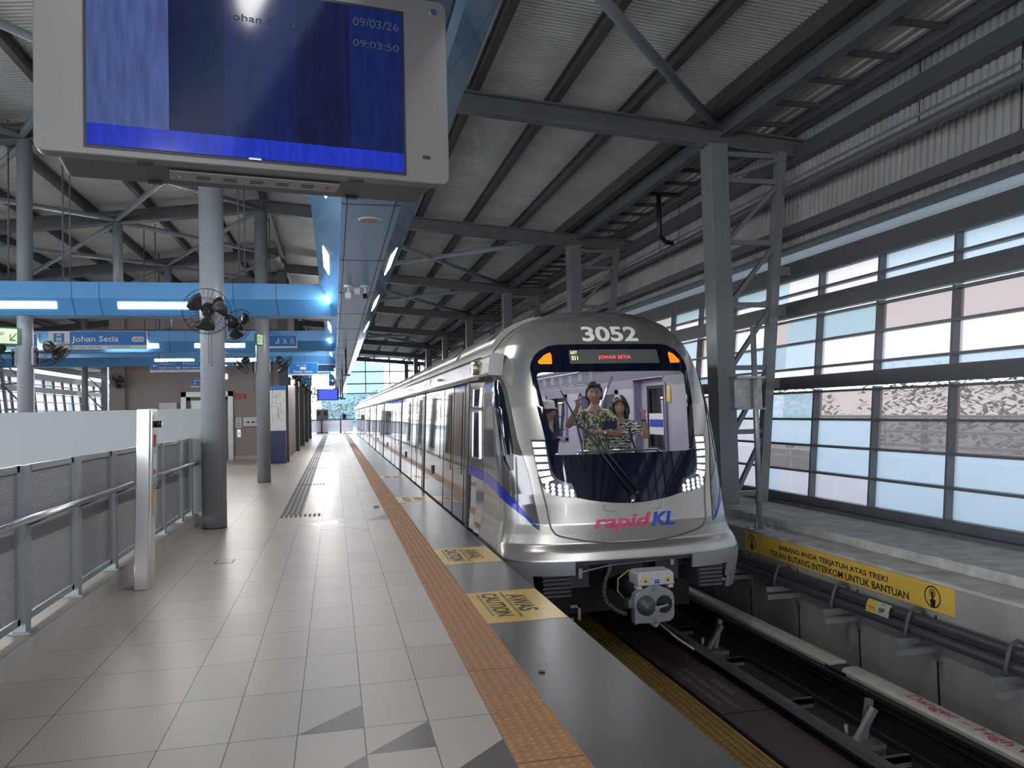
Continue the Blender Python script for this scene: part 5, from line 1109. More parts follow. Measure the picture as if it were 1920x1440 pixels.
# ================================================================== SIGNS
def pict(parent, m, o, s, kind):
    """little pictogram in the plane x-z at o, height s"""
    b = MB(); ox, oy, oz = o; P = lambda x, z: (ox + x * s, oy, oz + z * s)
    disc = lambda x, z, r, n=16: b.add([P(x + r * cos(2 * pi * k / n), z + r * sin(2 * pi * k / n)) for k in range(n)], [tuple(range(n))])
    ring = lambda x, z, r, w, a0=0, a1=2 * pi, n=20: b.add([P(x + q * cos(a0 + (a1 - a0) * k / n), z + q * sin(a0 + (a1 - a0) * k / n)) for q in (r, r - w) for k in range(n + 1)], [(k, k + 1, n + 2 + k, n + 1 + k) for k in range(n)])
    def st(p, q, w):
        d = Vector((q[0] - p[0], q[1] - p[1])).normalized(); e = Vector((-d.y, d.x)) * w / 2
        b.add([P(p[0] + e.x, p[1] + e.y), P(q[0] + e.x, q[1] + e.y), P(q[0] - e.x, q[1] - e.y), P(p[0] - e.x, p[1] - e.y)], [(0, 1, 2, 3)])
    if kind == 'walker':
        disc(.0, .9, .09); st((0, .8), (-.02, .42), .17); st((-.02, .45), (.16, 0), .09); st((-.02, .45), (-.18, .02), .09); st((0, .74), (.22, .5), .07); st((0, .74), (-.22, .45), .07); b.add([P(-.45, .0), P(-.26, .0), P(-.26, .34), P(-.45, .34)], [(0, 1, 2, 3)])
    if kind == 'pram':
        disc(.0, .72, .08); st((-.35, .95), (-.25, .85), .06); st((-.28, .9), (-.05, .45), .07); st((-.05, .45), (.25, .4), .16); st((.0, .62), (.15, .45), .13); disc(-.2, .1, .1); disc(.28, .1, .1); st((-.2, .1), (.1, .42), .06); st((.28, .1), (-.05, .4), .06)
    if kind == 'chair':
        disc(-.08, .92, .09); st((-.08, .8), (-.05, .42), .11); st((-.07, .62), (.18, .58), .07); st((-.05, .42), (.2, .42), .1); st((.2, .42), (.36, .12), .09); ring(-.05, .25, .27, .06, pi * .72, pi * 2.05)
    if kind == 'train':
        b.add([P(-.3, .25), P(.3, .25), P(.32, .75), P(.22, .95), P(-.22, .95), P(-.32, .75)], [tuple(range(6))]); st((-.3, .0), (-.12, .26), .08); st((.3, .0), (.12, .26), .08); st((-.28, .06), (.28, .06), .05)
    return b.build('pictogram', m, parent)
# station name board
y = 20.0
t = thing('station_sign', 'blue and white station name board reading Johan Setia SA26', 'sign', (-5.35, y, 3.3), None)
b = MB(); b.box(-6.40, -4.285, y, y + .12, 3.135, 3.56); b.build('board', SIGNW, t)
b = MB(); b.box(-5.95, -4.30, y - .003, y, 3.225, 3.55); b.build('name_panel', SIGNB, t)
R_ = (1, 0, 0)
text('Johan Setia', .3, (-5.89, y - .003, 3.315), R_, U_, INKW, t, width=1.00, height=.175, bold=.012)
b = MB(); b.poly([(x, y - .004, z) for x, z in rrect(-4.62, -4.35, 3.305, 3.425, .045)], (0, -.002, 0)); b.build('code_badge', SIGNW, t)
text('SA26', .1, (-4.60, y - .006, 3.325), R_, U_, mat('badge ink', (.05, .12, .25), .5), t, width=.23, height=.08, bold=.01)
b = MB(); b.poly([(x, y - .001, z) for x, z in rrect(-6.29, -6.065, 3.30, 3.505, .02)], (0, -.002, 0)); b.build('logo_square', SIGNB, t)
pict(t, SIGNW, (-6.178, y - .0045, 3.318), .175, 'train')
b = MB(); b.box(-6.225, -6.13, y - .006, y - .005, 3.40, 3.455); b.build('logo_window', SIGNB, t)
text('rapidKL', .1, (-6.33, y - .001, 3.215), R_, U_, INKR, t, width=.30, height=.055, bold=.01, shear=.15)
text('LRT Laluan Shah Alam', .08, (-5.91, y - .001, 3.165), R_, U_, INK, t, width=.64, height=.045, bold=.01); text('LRT SHAH ALAM LINE', .08, (-5.15, y - .001, 3.165), R_, U_, INK, t, width=.48, height=.035)
# accessible sign
t = thing('priority_sign', 'blue sign with walker, pram and wheelchair symbols under the second cross bulkhead', 'sign', (-1.2, y, 3.3))
b = MB(); b.box(-1.525, -.86, y, y + .12, 3.135, 3.45); b.build('board', SIGNW, t); b = MB(); b.box(-1.52, -.875, y - .003, y, 3.18, 3.445); b.build('blue_panel', SIGNB, t)
for x, k in ((-1.30, 'walker'), (-1.15, 'pram'), (-.98, 'chair')): pict(t, SIGNW, (x, y - .005, 3.24), .145, k)
text('rapidKL', .05, (-1.06, y - .001, 3.145), R_, U_, INKR, t, width=.14, height=.022)
# platform direction sign
y = 24.0
t = thing('direction_sign', 'blue direction sign with left arrow reading Platform 1 and Platform 2', 'sign', (-4.3, y, 3.0))
b = MB(); b.box(-5.07, -3.5, y, y + .08, 2.80, 3.11); b.build('board', SIGNW, t); b = MB(); b.box(-5.065, -3.505, y - .003, y, 2.865, 3.105); b.build('blue_panel', SIGNB, t)
text('Platform 1', .1, (-4.82, y - .003, 3.01), R_, U_, INKW, t, width=.40, height=.068); text('Platform 2', .1, (-4.20, y - .003, 3.01), R_, U_, INKW, t, width=.40, height=.068)
text('Bandar Utama', .1, (-4.82, y - .003, 2.905), R_, U_, INKW, t, width=.41, height=.05, bold=.01); text('Bandar Utama', .1, (-4.20, y - .003, 2.905), R_, U_, INKW, t, width=.41, height=.05, bold=.01)
b = MB(); b.poly([(x, y - .004, z) for x, z in rrect(-4.38, -4.26, 2.90, 2.945, .02)], (0, -.001, 0)); b.poly([(x, y - .004, z) for x, z in rrect(-3.76, -3.64, 2.90, 2.945, .02)], (0, -.001, 0)); b.build('code_badge', SIGNW, t)
b = MB(); b.add([(-5.0, y - .005, 2.985), (-4.955, y - .005, 3.035), (-4.94, y - .005, 3.02), (-4.965, y - .005, 2.995), (-4.88, y - .005, 2.995), (-4.88, y - .005, 2.975), (-4.965, y - .005, 2.975), (-4.94, y - .005, 2.95), (-4.955, y - .005, 2.935)], [tuple(range(9))]); b.build('arrow', SIGNW, t)
text('LRT Laluan Shah Alam', .05, (-5.0, y - .001, 2.82), R_, U_, INK, t, width=.48, height=.03); text('LRT SHAH ALAM LINE', .05, (-4.43, y - .001, 2.82), R_, U_, INK, t, width=.36, height=.026)
b = MB(); b.tube([(-4.82, y + .04, 3.09), (-4.82, y + .04, ztop(-4.82) + .21)], .012, 6); b.tube([(-3.7, y + .04, 3.11), (-3.7, y + .04, ztop(-3.7) + .1)], .012, 6); b.build('hanger', DARK, t)
# lift sign
y = 28.7
t = thing('lift_sign', 'small blue lift sign above the steel lift door', 'sign', (-4.55, y, 2.8))
b = MB(); b.box(-4.78, -4.32, y, y + .08, 2.53, 2.86); b.build('board', SIGNW, t); b = MB(); b.box(-4.775, -4.325, y - .003, y, 2.58, 2.855); b.build('blue_panel', SIGNB, t)
pict(t, SIGNW, (-4.63, y - .005, 2.62), .13, 'walker'); pict(t, SIGNW, (-4.45, y - .005, 2.62), .13, 'chair')
b = MB(); b.box(-4.70, -4.38, y - .005, y - .004, 2.755, 2.77); b.box(-4.60, -4.58, y - .005, y - .004, 2.78, 2.82); b.box(-4.52, -4.50, y - .005, y - .004, 2.78, 2.82); b.build('frame_lines', SIGNW, t)
t = thing('wall_lamp', 'small lit square lamp on the taupe wall right of the first round column', 'lamp', (-3.62, 28.75, 2.9)); b = MB(); b.box(-3.78, -3.55, 28.72, 28.8, 2.78, 3.0); b.build('housing', WHITE, t); b = MB(); b.box(-3.74, -3.62, 28.71, 28.72, 2.82, 2.94); b.build('diffuser', LIGHT, t)
def plate(name, label, cat, x0, x1, y, z0, z1, m, th=.02): 
    t = thing(name, label, cat, ((x0 + x1) / 2, y, z0)); b = MB(); b.box(x0, x1, y - th, y, z0, z1); b.build('panel', m, t); return t
t = plate('fire_notice', 'small red notice on the taupe wall above the wheelchair notice', 'notice', -3.36, -2.98, 28.8, 2.10, 2.27, INKR); text('DALAM KECEMASAN', .04, (-3.34, 28.778, 2.2), R_, U_, INKW, t, width=.28, height=.03); text('JANGAN GUNA LIF', .04, (-3.34, 28.778, 2.13), R_, U_, INKW, t, width=.30, height=.03)
t = plate('wheelchair_notice', 'small white wheelchair notice on the taupe wall beside the lift', 'notice', -3.33, -3.15, 28.8, 1.10, 1.46, SIGNW); pict(t, INK, (-3.24, 28.777, 1.32), .11, 'chair')
b = MB()
for k in range(4): b.box(-3.30, -3.18, 28.777, 28.779, 1.14 + .04 * k, 1.155 + .04 * k)
b.build('text_lines', INK, t)
t = plate('evacuation_plan', 'white plan notice with red lower edge on the taupe wall', 'notice', -3.08, -2.55, 28.8, 1.10, 1.46, SIGNW); b = MB(); b.box(-3.08, -2.55, 28.775, 28.78, 1.10, 1.14); b.build('red_band', INKR, t); b = MB(); b.box(-3.03, -2.62, 28.777, 28.779, 1.28, 1.29); b.box(-2.95, -2.90, 28.777, 28.779, 1.25, 1.32); b.box(-2.8, -2.72, 28.777, 28.779, 1.26, 1.31); b.build('plan_lines', INK, t)
t = plate('call_button', 'white lift call button panel under the wheelchair notice', 'button panel', -3.29, -3.17, 28.8, .78, 1.04, INOX, .03); b = MB(); b.tube([(-3.23, 28.77, .91), (-3.23, 28.76, .91)], .03, 12); b.build('button', WHITE, t)
t = plate('hose_cabinet', 'white cabinet on the taupe wall left of the lift door', 'cabinet', -5.78, -5.22, 28.8, 1.2, 2.02, WHITE, .15); b = MB(); b.box(-5.58, -5.44, 28.645, 28.65, 1.62, 1.78); b.build('window', CAS, t)
# route map stand
t = thing('route_map', 'tall route map panel on a dark blue base behind the second column', 'map', (-1.74, 25.5, 0))
b = MB(); b.box(-2.05, -1.47, 25.45, 25.6, 0, 1.02); b.build('base', mat('navy base', srgb(34, 48, 92), .3), t)
b = MB(); b.box(-2.05, -1.47, 25.47, 25.58, 1.02, 2.42); b.build('map_panel', SIGNW, t); b = MB(); b.box(-2.05, -1.47, 25.465, 25.47, 2.28, 2.42); b.build('header', SIGNB, t); text('Johan Setia', .06, (-2.02, 25.465, 2.33), R_, U_, INKW, t, width=.22, height=.045)
b = MB(); random.seed(3)
for k in range(26):
    x = -2.0 + random.random() * .46; z = 1.2 + random.random() * .9
    if k % 2: b.box(x, min(-1.5, x + .05 + random.random() * .18), 25.467, 25.469, z, z + .008)
    else: b.box(x, x + .007, 25.467, 25.469, z, min(2.2, z + .1 + random.random() * .3))
b.build('map_lines', mat('map grey', (.18, .17, .17), .6), t)
# exit signs
def exitsign(c, yaw, label, w=.42):
    t = thing('exit_sign', label, 'sign', c, 'green exit signs'); c = Vector(c); d = Vector((cos(yaw), sin(yaw), 0)); n = Vector((sin(yaw), -cos(yaw), 0))
    b = MB(); b.poly([c + d * sx_ + n * ny for sx_, ny in ((-w / 2, .03), (w / 2, .03), (w / 2, -.03), (-w / 2, -.03))], Vector((0, 0, .26))); b.build('case', SIGNG, t)
    b = MB(); b.poly([c + d * sx_ + n * .031 + Vector((0, 0, z)) for sx_, z in ((-w / 2 + .02, .02), (w / 2 - .02, .02), (w / 2 - .02, .24), (-w / 2 + .02, .24))], n * .002); b.build('lit_face', mat('exit face', srgb(196, 204, 176), .3, emit=(.6, .7, .5), estr=.25) if 'exit face' not in MATS else MATS['exit face'], t)
    text('Keluar', .1, c - d * (w / 2 - .04) + n * .033 + Vector((0, 0, .14)), d, U_, SIGNG, t, width=w * .5, height=.07); text('EXIT', .1, c - d * (w / 2 - .04) + n * .033 + Vector((0, 0, .05)), d, U_, SIGNG, t, width=w * .35, height=.06); text('↙', .1, c + d * (w * .2) + n * .033 + Vector((0, 0, .06)), d, U_, SIGNG, t, width=w * .2, height=.12)
    return t
exitsign((-4.78, 12.95, 2.62), .55, 'green and white Keluar exit sign cut off at the edge of the frame', .45)
exitsign((-1.60, 18.28, 3.05), 1.15, 'green exit sign seen edge-on on the second round column', .32)
t = thing('hanging_sign', 'blue sign with walking figure cut off by the edge of the frame', 'sign', (-6.9, 20.0, 3.2)); b = MB(); b.box(-7.6, -6.62, 20.0, 20.12, 3.135, 3.5); b.build('board', SIGNW, t); b = MB(); b.box(-7.6, -6.64, 19.997, 20.0, 3.2, 3.49); b.build('blue_panel', SIGNB, t); pict(t, SIGNW, (-6.78, 19.99, 3.24), .18, 'pram')
t = thing('direction_sign', 'blue sign reading Bandar Utama under the third cross bulkhead', 'sign', (-.9, 25.1, 2.9)); b = MB(); b.box(-1.33, -.47, 25.1, 25.3, 2.72, 3.10); b.build('board', SIGNW, t); b = MB(); b.box(-1.325, -.475, 25.097, 25.1, 2.76, 3.095); b.build('blue_panel', SIGNB, t); text('Bandar Utama', .1, (-1.2, 25.097, 2.80), R_, U_, INKW, t, width=.56, height=.07, bold=.01); text('Ke arah', .1, (-1.1, 25.097, 3.0), R_, U_, INKW, t, width=.28, height=.05)
b = MB(); b.poly([(x, 25.096, z) for x, z in rrect(-1.0, -.82, 2.895, 2.97, .03)], (0, -.001, 0)); b.build('code_badge', SIGNW, t)
t = thing('direction_sign', 'smaller blue sign seen just below the Bandar Utama sign', 'sign', (-.95, 29.2, 2.9)); b = MB(); b.box(-1.45, -.85, 29.3, 29.6, 2.84, 3.08); b.build('board', SIGNB, t)
t = thing('light_box', 'bright white light box under the far end of the blue bulkhead', 'lamp', (-.5, 36.3, 3.0)); b = MB(); b.box(-.95, -.2, 36.3, 36.55, 2.75, 3.3); b.build('case', WHITE, t); b = MB(); b.box(-.93, -.22, 36.29, 36.3, 2.78, 3.28); b.build('diffuser', LIGHT, t)
t = thing('display_screen', 'far arrivals screen glowing bright blue above the platform', 'screen', (-.35, 50, 2.4)); b = MB(); b.box(-1.02, .30, 50, 50.2, 2.38, 3.1); b.build('case', CAS, t); b = MB(); b.box(-.9, .2, 49.99, 50, 2.44, 3.04); b.build('screen', emat('far screen blue', (.08, .12, .9), .6), t)
# ceiling speaker, cameras under the blue bulkhead
t = thing('ceiling_speaker', 'round pale speaker disc in the soffit of the blue bulkhead', 'speaker', (.31, 6.46, 3.05)); b = MB(); b.tube([(.31, 6.46, 3.05), (.31, 6.46, 3.04)], [.095, .088], 28); b.build('rim', WHITE, t); b = MB(); b.tube([(.31, 6.46, 3.041), (.31, 6.46, 3.037)], .08, 28); b.build('grille', mat('speaker grille', (.42, .42, .38), .7), t)
for i, (x, dd) in enumerate([(.20, 0), (.40, 1)]):
    t = thing('security_camera', ['white security camera on the left under the blue bulkhead soffit', 'white security camera with black lens on the right under the blue bulkhead soffit'][i], 'camera', (x, 9.8, 3.05), 'camera pair under the bulkhead')
    b = MB(); b.tube([(x, 9.8, 3.05), (x, 9.8, 3.02)], [.06, .055], 18); b.build('ceiling_mount', WHITE, t); b = MB(); b.tube([(x, 9.8, 3.02), (x, 9.8, 2.94)], .014, 10); b.build('stem', WHITE, t)
    b = MB(); b.beam((x - .01, 9.70 if i else 9.62, 2.905 if i else 2.90), (x, 9.88 if i else 9.92, 2.945 if i else 2.93), .07, .075); b.build('housing', WHITE, t, .008); 
    b = MB(); b.beam((x - .01, 9.69, 2.90) if i else (x, 9.93, 2.93), (x - .01, 9.70, 2.905) if i else (x, 9.925, 2.93), .06, .062); b.build('lens_window', DARKG, t)
b = MB(); b.box(.27, .34, 9.9, 9.96, 2.955, 3.05); tag(b.build('junction_box', WHITE), 'small white junction box between the two cameras', 'box')
for i, (y, s) in enumerate([(19.5, .6), (28, 1.0), (36, .8)]):
    t = thing('hanging_sensor', 'thin dark pole hanging below the blue bulkhead, %s from the camera' % ORD[i], 'pole', (.3, y, 3.05)); b = MB(); b.tube([(.3, y, 3.05), (.3, y, 3.05 - s)], .02, 8); b.build('pole', DARK, t); b = MB(); b.box(.2, .4, y - .05, y + .05, 3.0 - s, 3.05 - s); b.build('head', STEEL, t)
# pole with galvanised box on the parapet
t = thing('galvanised_pole', 'galvanised pole with a steel box bolted on the parapet beyond the track', 'pole', (5.3, 9.2, -.14))
b = MB(); b.tube([(5.3, 9.2, -.14), (5.3, 9.2, 2.47)], .036, 16); b.build('shaft', GALV, t)
b = MB(); b.box(5.16, 5.44, 9.06, 9.34, -.14, -.125); b.build('foot_plate', GALV, t)
b = MB()
for a in range(4): th = a * pi / 2 + .4; b.poly([(5.3 + .034 * cos(th), 9.2 + .034 * sin(th), .06), (5.3 + .09 * cos(th), 9.2 + .09 * sin(th), -.125), (5.3 + .034 * cos(th), 9.2 + .034 * sin(th), -.125)], (.006 * sin(th), -.006 * cos(th), 0))
b.build('gusset', GALV, t)
b = MB()
for a in range(4): th = a * pi / 2 + pi / 4; b.tube([(5.3 + .15 * cos(th), 9.2 + .15 * sin(th), -.125), (5.3 + .15 * cos(th), 9.2 + .15 * sin(th), -.09)], .012, 8)
b.build('anchor_bolt', GALV, t)
b = MB(); b.box(5.03, 5.42, 9.24, 9.36, 1.42, 1.80); bx = b.build('steel_box', GALV, t); b = MB(); b.box(5.02, 5.43, 9.15, 9.37, 1.80, 1.83); b.build('mounting_rail', GALV, bx); b = MB(); b.box(5.02, 5.43, 9.15, 9.37, 1.40, 1.42); b.build('mounting_rail', GALV, bx)
# lumps on the tactile strip etc
b = MB(); b.ball((.62, 12.55, .012), .045, .07, .016); tag(b.build('paper_scrap', mat('scrap', (.3, .29, .28), .8)), 'small crumpled scrap lying on the tiles beside the ochre strip', 'litter')
b = MB(); b.cyl((1.105, 4.3), .018, 0, .008, 10); tag(b.build('bolt_cap', DARK), 'small dark stud on the coping beside the ochre strip', 'stud')
# ================================================================== FAR END AND OUTSIDE
t = thing('platform_gate', 'low glass and steel end gate far down the platform', 'gate', (.3, 65.5, 0))
b = MB()
for x in (-2.5, -1.0, .5): b.box(x - .04, x + .04, 65.4, 65.5, 0, 1.1)
b.box(-2.5, 1.55, 65.4, 65.5, 1.06, 1.12); b.build('frame', STEELB, t); b = MB(); b.add([(-2.5, 65.45, .1), (1.5, 65.45, .1), (1.5, 65.45, 1.06), (-2.5, 65.45, 1.06)], [(0, 1, 2, 3)]); b.build('glass', P_WHITE, t)
t = thing('end_cabinet', 'tall grey equipment cabinet at the far end of the platform', 'cabinet', (-.95, 66.2, 0)); b = MB(); b.box(-1.42, -.47, 66, 66.4, 0, 1.95); b.build('body', mat('hazy cabinet', (.40, .42, .43), .5), t); b = MB(); b.box(-1.33, -1.08, 65.98, 66, 1.45, 1.8); b.box(-.8, -.55, 65.98, 66, 1.45, 1.8); b.build('louvre', STEEL, t)
t = thing('track_signal', 'small dark signal post beside the track beyond the platform end', 'signal', (.86, 70, -1)); b = MB(); b.cyl((.86, 70), .06, -1.2, .95, 10); b.build('post', STEEL, t); b = MB(); b.box(.70, 1.02, 69.85, 70.1, .75, 1.5); b.build('head', DARK, t)
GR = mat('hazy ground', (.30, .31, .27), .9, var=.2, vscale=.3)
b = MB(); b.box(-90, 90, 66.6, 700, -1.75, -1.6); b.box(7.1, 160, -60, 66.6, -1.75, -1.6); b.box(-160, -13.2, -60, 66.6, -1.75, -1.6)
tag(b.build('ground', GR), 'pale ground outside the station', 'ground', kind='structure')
b = MB(); b.box(-13.2, 1.45, Y0 - .5, 66.6, -1.75, -1.56); tag(b.build('ground', CONCD), 'dark void floor under the stair well', 'ground', kind='structure')
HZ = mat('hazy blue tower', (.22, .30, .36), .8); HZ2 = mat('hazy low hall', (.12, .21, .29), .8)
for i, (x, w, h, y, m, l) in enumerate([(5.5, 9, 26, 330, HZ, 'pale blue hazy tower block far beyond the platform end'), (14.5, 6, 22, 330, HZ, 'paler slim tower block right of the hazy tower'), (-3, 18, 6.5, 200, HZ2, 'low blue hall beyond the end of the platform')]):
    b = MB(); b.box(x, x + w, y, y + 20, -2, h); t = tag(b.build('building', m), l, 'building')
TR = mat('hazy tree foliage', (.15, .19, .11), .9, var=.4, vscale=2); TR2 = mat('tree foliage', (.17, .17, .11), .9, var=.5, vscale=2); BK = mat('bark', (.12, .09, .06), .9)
def tree(x, y, z0, h, w, m, label, g):
    t = thing('tree', label, 'tree', (x, y, z0), g); b = MB(); b.tube([(x, y, z0), (x + .1, y, z0 + h * .6)], [.18, .09], 8); b.build('trunk', BK, t)
    b = MB(); rnd = random.Random(int(x * 10 + y * 7))
    for k in range(1100):
        a = rnd.random() * 2 * pi; u = rnd.random() ** .6; zz = z0 + h * (.35 + .65 * rnd.random()); rr_ = w * u * (1 - abs((zz - z0) / h - .62))
        c = Vector((x + rr_ * cos(a), y + rr_ * sin(a), zz)); L = (.22 + .25 * rnd.random()) * w / 2.6; th = rnd.random() * 2 * pi; d = Vector((cos(th), sin(th), rnd.random() - .6)) * L; e = Vector((-sin(th), cos(th), 0)) * .08 * w / 2.6
        b.add([c, c + d * .5 + e, c + d, c + d * .5 - e], [(0, 1, 2, 3)])
    b.build('crown', m, t)
for i, y in enumerate((0, 3, 6, 9, 12, 15.5, 19)): tree(19 + (i % 3), y * 1.6, -1.6, 3.9 + (i % 2) * .5, 2.6, TR2, 'bushy tree seen through the clear panes, %s from the camera' % ORD[i], 'trees outside the windows')
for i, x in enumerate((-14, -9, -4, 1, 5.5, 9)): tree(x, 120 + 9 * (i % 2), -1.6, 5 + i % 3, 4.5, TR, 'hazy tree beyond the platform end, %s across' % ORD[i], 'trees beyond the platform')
t = thing('outside_railing', 'pale tubular railing outside the glazed wall', 'railing', (9.4, 5, -1.6))
b = MB()
for z in (.35, .72, .95, 1.2): b.tube([(9.4, -6, z), (9.4, 24, z)], .028, 8)
for k in range(20): b.tube([(9.4, -6 + 1.5 * k, -1.6), (9.4, -6 + 1.5 * k, 1.2)], .024, 8)
b.build('rails', mat('pale rail paint', (.62, .62, .64), .5), t)
b = MB(); b.box(11.5, 12.0, -10, 60, -1.6, .28); tag(b.build('wall_outside', LEDGE), 'low concrete wall outside the glazing', 'wall', kind='structure')
# ================================================================== PEOPLE
SKIN = mat('skin', (0.43, 0.27, 0.205), .5); SKINM = mat('tanned skin', (0.38, 0.23, 0.165), .5); HAIR = mat('black hair', (0.012, 0.010, 0.010), .6); LIPS = mat('lips', (.32, .10, .09), .45); EYEW = mat('eye white', (.7, .68, .66), .3)
def blotch(name, c1, c2, scale, stretch=(1, 1, 1), wave=False):
    m = bpy.data.materials.new(name); m.use_nodes = True; t = m.node_tree; b = t.nodes['Principled BSDF']; b.inputs['Roughness'].default_value = .8
    c = t.nodes.new('ShaderNodeTexCoord'); mp = t.nodes.new('ShaderNodeMapping'); mp.inputs['Scale'].default_value = stretch; t.links.new(c.outputs['Object'], mp.inputs[0])
    if wave:
        n = t.nodes.new('ShaderNodeTexWave'); n.bands_direction = 'Z'; n.inputs['Scale'].default_value = scale; n.inputs['Distortion'].default_value = 7; n.inputs['Detail'].default_value = 2; n.inputs['Detail Scale'].default_value = 2.5; o = n.outputs['Fac']
    else:
        n = t.nodes.new('ShaderNodeTexNoise'); n.inputs['Scale'].default_value = scale; n.inputs['Detail'].default_value = 3; o = n.outputs['Fac']
    r = t.nodes.new('ShaderNodeValToRGB'); r.color_ramp.elements[0].position = .47; r.color_ramp.elements[1].position = .53; r.color_ramp.elements[0].color = (*c1, 1); r.color_ramp.elements[1].color = (*c2, 1)
    t.links.new(mp.outputs[0], n.inputs['Vector']); t.links.new(o, r.inputs[0]); t.links.new(r.outputs[0], b.inputs['Base Color']); return m
SHIRT = blotch('leaf print shirt', (.055, .085, .05), (.50, .50, .30), 34, (1, 1, .7)); BLOUSE = blotch('wavy print blouse', (.03, .03, .035), (.60, .58, .50), 9, wave=True); NAVY = mat('navy cloth', (.018, .024, .05), .8); TROU = mat('dark trousers', (.03, .03, .035), .8)
def evalmesh(o):
    bpy.context.view_layer.update(); dg = bpy.context.evaluated_depsgraph_get(); me = bpy.data.meshes.new_from_object(o.evaluated_get(dg)); bpy.data.objects.remove(o); return me
def skinned(J, E_, root, sub=2):
    names = list(J); me = bpy.data.meshes.new('sk'); me.from_pydata([J[n][0] for n in names], [(names.index(a), names.index(b)) for a, b in E_], []); o = bpy.data.objects.new('sk', me); C.objects.link(o)
    sk = o.modifiers.new('s', 'SKIN'); sk.use_smooth_shade = True; sk.branch_smoothing = .3; sv = me.skin_vertices[0].data
    for i, n in enumerate(names): r = J[n][1]; sv[i].radius = r if isinstance(r, tuple) else (r, r); sv[i].use_root = (n == root)
    su = o.modifiers.new('u', 'SUBSURF'); su.levels = sub; su.render_levels = sub
    return evalmesh(o)
def head_mesh(c, turn, tilt, k=1.0, jaw=1.0):
    """ellipsoid pushed into a head: narrow chin, brow, nose, cheeks; faces -Y before turning"""
    b = MB(); n, m = 40, 32; vs = []
    for j in range(m + 1):
        a = pi * j / m
        for i in range(n):
            t = 2 * pi * i / n; x, y, z = sin(a) * sin(t), -sin(a) * cos(t), cos(a); X, Y, Z = x * .079, y * .098, z * .122
            f = max(0, -z); X *= 1 - .38 * f ** 1.6 * jaw; 
            if y < 0: Y *= 1 - .10 * f
            else: Y *= 1 - .35 * f
            if y < -.2:
                g = lambda x0, z0, sx, sz: math.exp(-((X - x0) / sx) ** 2 - ((Z - z0) / sz) ** 2)
                Y -= .022 * g(0, -.022, .011, .016) + .012 * g(0, .0, .008, .022) ; Y += .010 * (g(.031, .012, .014, .010) + g(-.031, .012, .014, .010)); Y -= .006 * (g(.03, .032, .02, .008) + g(-.03, .032, .02, .008)); Y -= .005 * g(0, -.062, .024, .010); Y -= .007 * g(0, -.098, .02, .014); Y -= .004 * (g(.042, -.03, .016, .02) + g(-.042, -.03, .016, .02))
            vs.append(Vector((X, Y, Z)) * k)
    R = Matrix.Rotation(turn, 3, 'Z') @ Matrix.Rotation(tilt[0], 3, 'X') @ Matrix.Rotation(tilt[1], 3, 'Y'); c = Vector(c)
    F = [(j * n + i, (j + 1) * n + i, (j + 1) * n + (i + 1) % n, j * n + (i + 1) % n) for j in range(m) for i in range(n)]
    b.add([c + R @ v for v in vs], F, 0, True)
    for sg in (-1, 1): b.ball(c + R @ (Vector((sg * .078, .012, -.002)) * k), .012 * k, .022 * k, .032 * k, 10, 8)
    return b, R
def hand(J, E_, name, wrist, d, palm_n, curl, spread=.0, L=.085, thumb_side=1):
    """palm plus four fingers of two bends and a thumb; d = finger direction, palm_n = way the palm faces"""
    d = Vector(d).normalized(); pn = Vector(palm_n); pn = (pn - d * pn.dot(d)).normalized(); sd = d.cross(pn) * thumb_side; w = Vector(wrist)
    J[name + 'p'] = (w + d * .045, (.026, .017)); E_.append((name + 'w', name + 'p'))
    J[name + 'q'] = (w + d * .072, (.030, .014)); E_.append((name + 'p', name + 'q'))
    base = []
    for i, (o, ln) in enumerate([(.030, .070), (.010, .078), (-.010, .072), (-.029, .056)]):
        cu = curl[i]; b0 = w + d * .085 + sd * o; dirs = (d + sd * (spread * (1.5 - i) * .5)).normalized(); p = b0; nm = name + 'f%d' % i; J[nm + '0'] = (p, .0105); E_.append((name + 'q', nm + '0')); ang = 0
        for k in range(3):
            ang += cu; dd = dirs * cos(ang) + pn * sin(ang); p = p + dd * ln * (.42, .32, .26)[k]; J[nm + str(k + 1)] = (p, (.0095, .009, .0075)[k]); E_.append((nm + str(k), nm + str(k + 1)))
    t0 = w + d * .03 + sd * .026 + pn * .006; J[name + 't0'] = (t0, .012); E_.append((name + 'p', name + 't0')); t1 = t0 + (d * .6 + sd * .5 + pn * .5).normalized() * .034; J[name + 't1'] = (t1, .0105); E_.append((name + 't0', name + 't1')); t2 = t1 + (d * .55 - sd * .25 + pn * .8).normalized() * .030; J[name + 't2'] = (t2, .009); E_.append((name + 't1', name + 't2'))
def join(bodies):
    b = MB()
    for q in bodies:
        if isinstance(q, MB): b.add(q.v, q.f, 0, True)
        else: b.add([v.co.copy() for v in q.vertices], [tuple(p.vertices) for p in q.polygons], 0, True)
    return b
def unify(b, name, m, parent, vox):
    o = b.build(name + '_tmp', m); o.modifiers.new('r', 'REMESH').mode = 'VOXEL'; o.modifiers[0].voxel_size = vox; o.modifiers[0].use_smooth_shade = True
    s = o.modifiers.new('sm', 'SMOOTH'); s.factor = .4; s.iterations = 2
    me = evalmesh(o); off = parent.location
    for v in me.vertices: v.co -= off
    me.materials.clear(); me.materials.append(m); me.name = name; r = bpy.data.objects.new(name, me); C.objects.link(r); r.parent = parent; return r
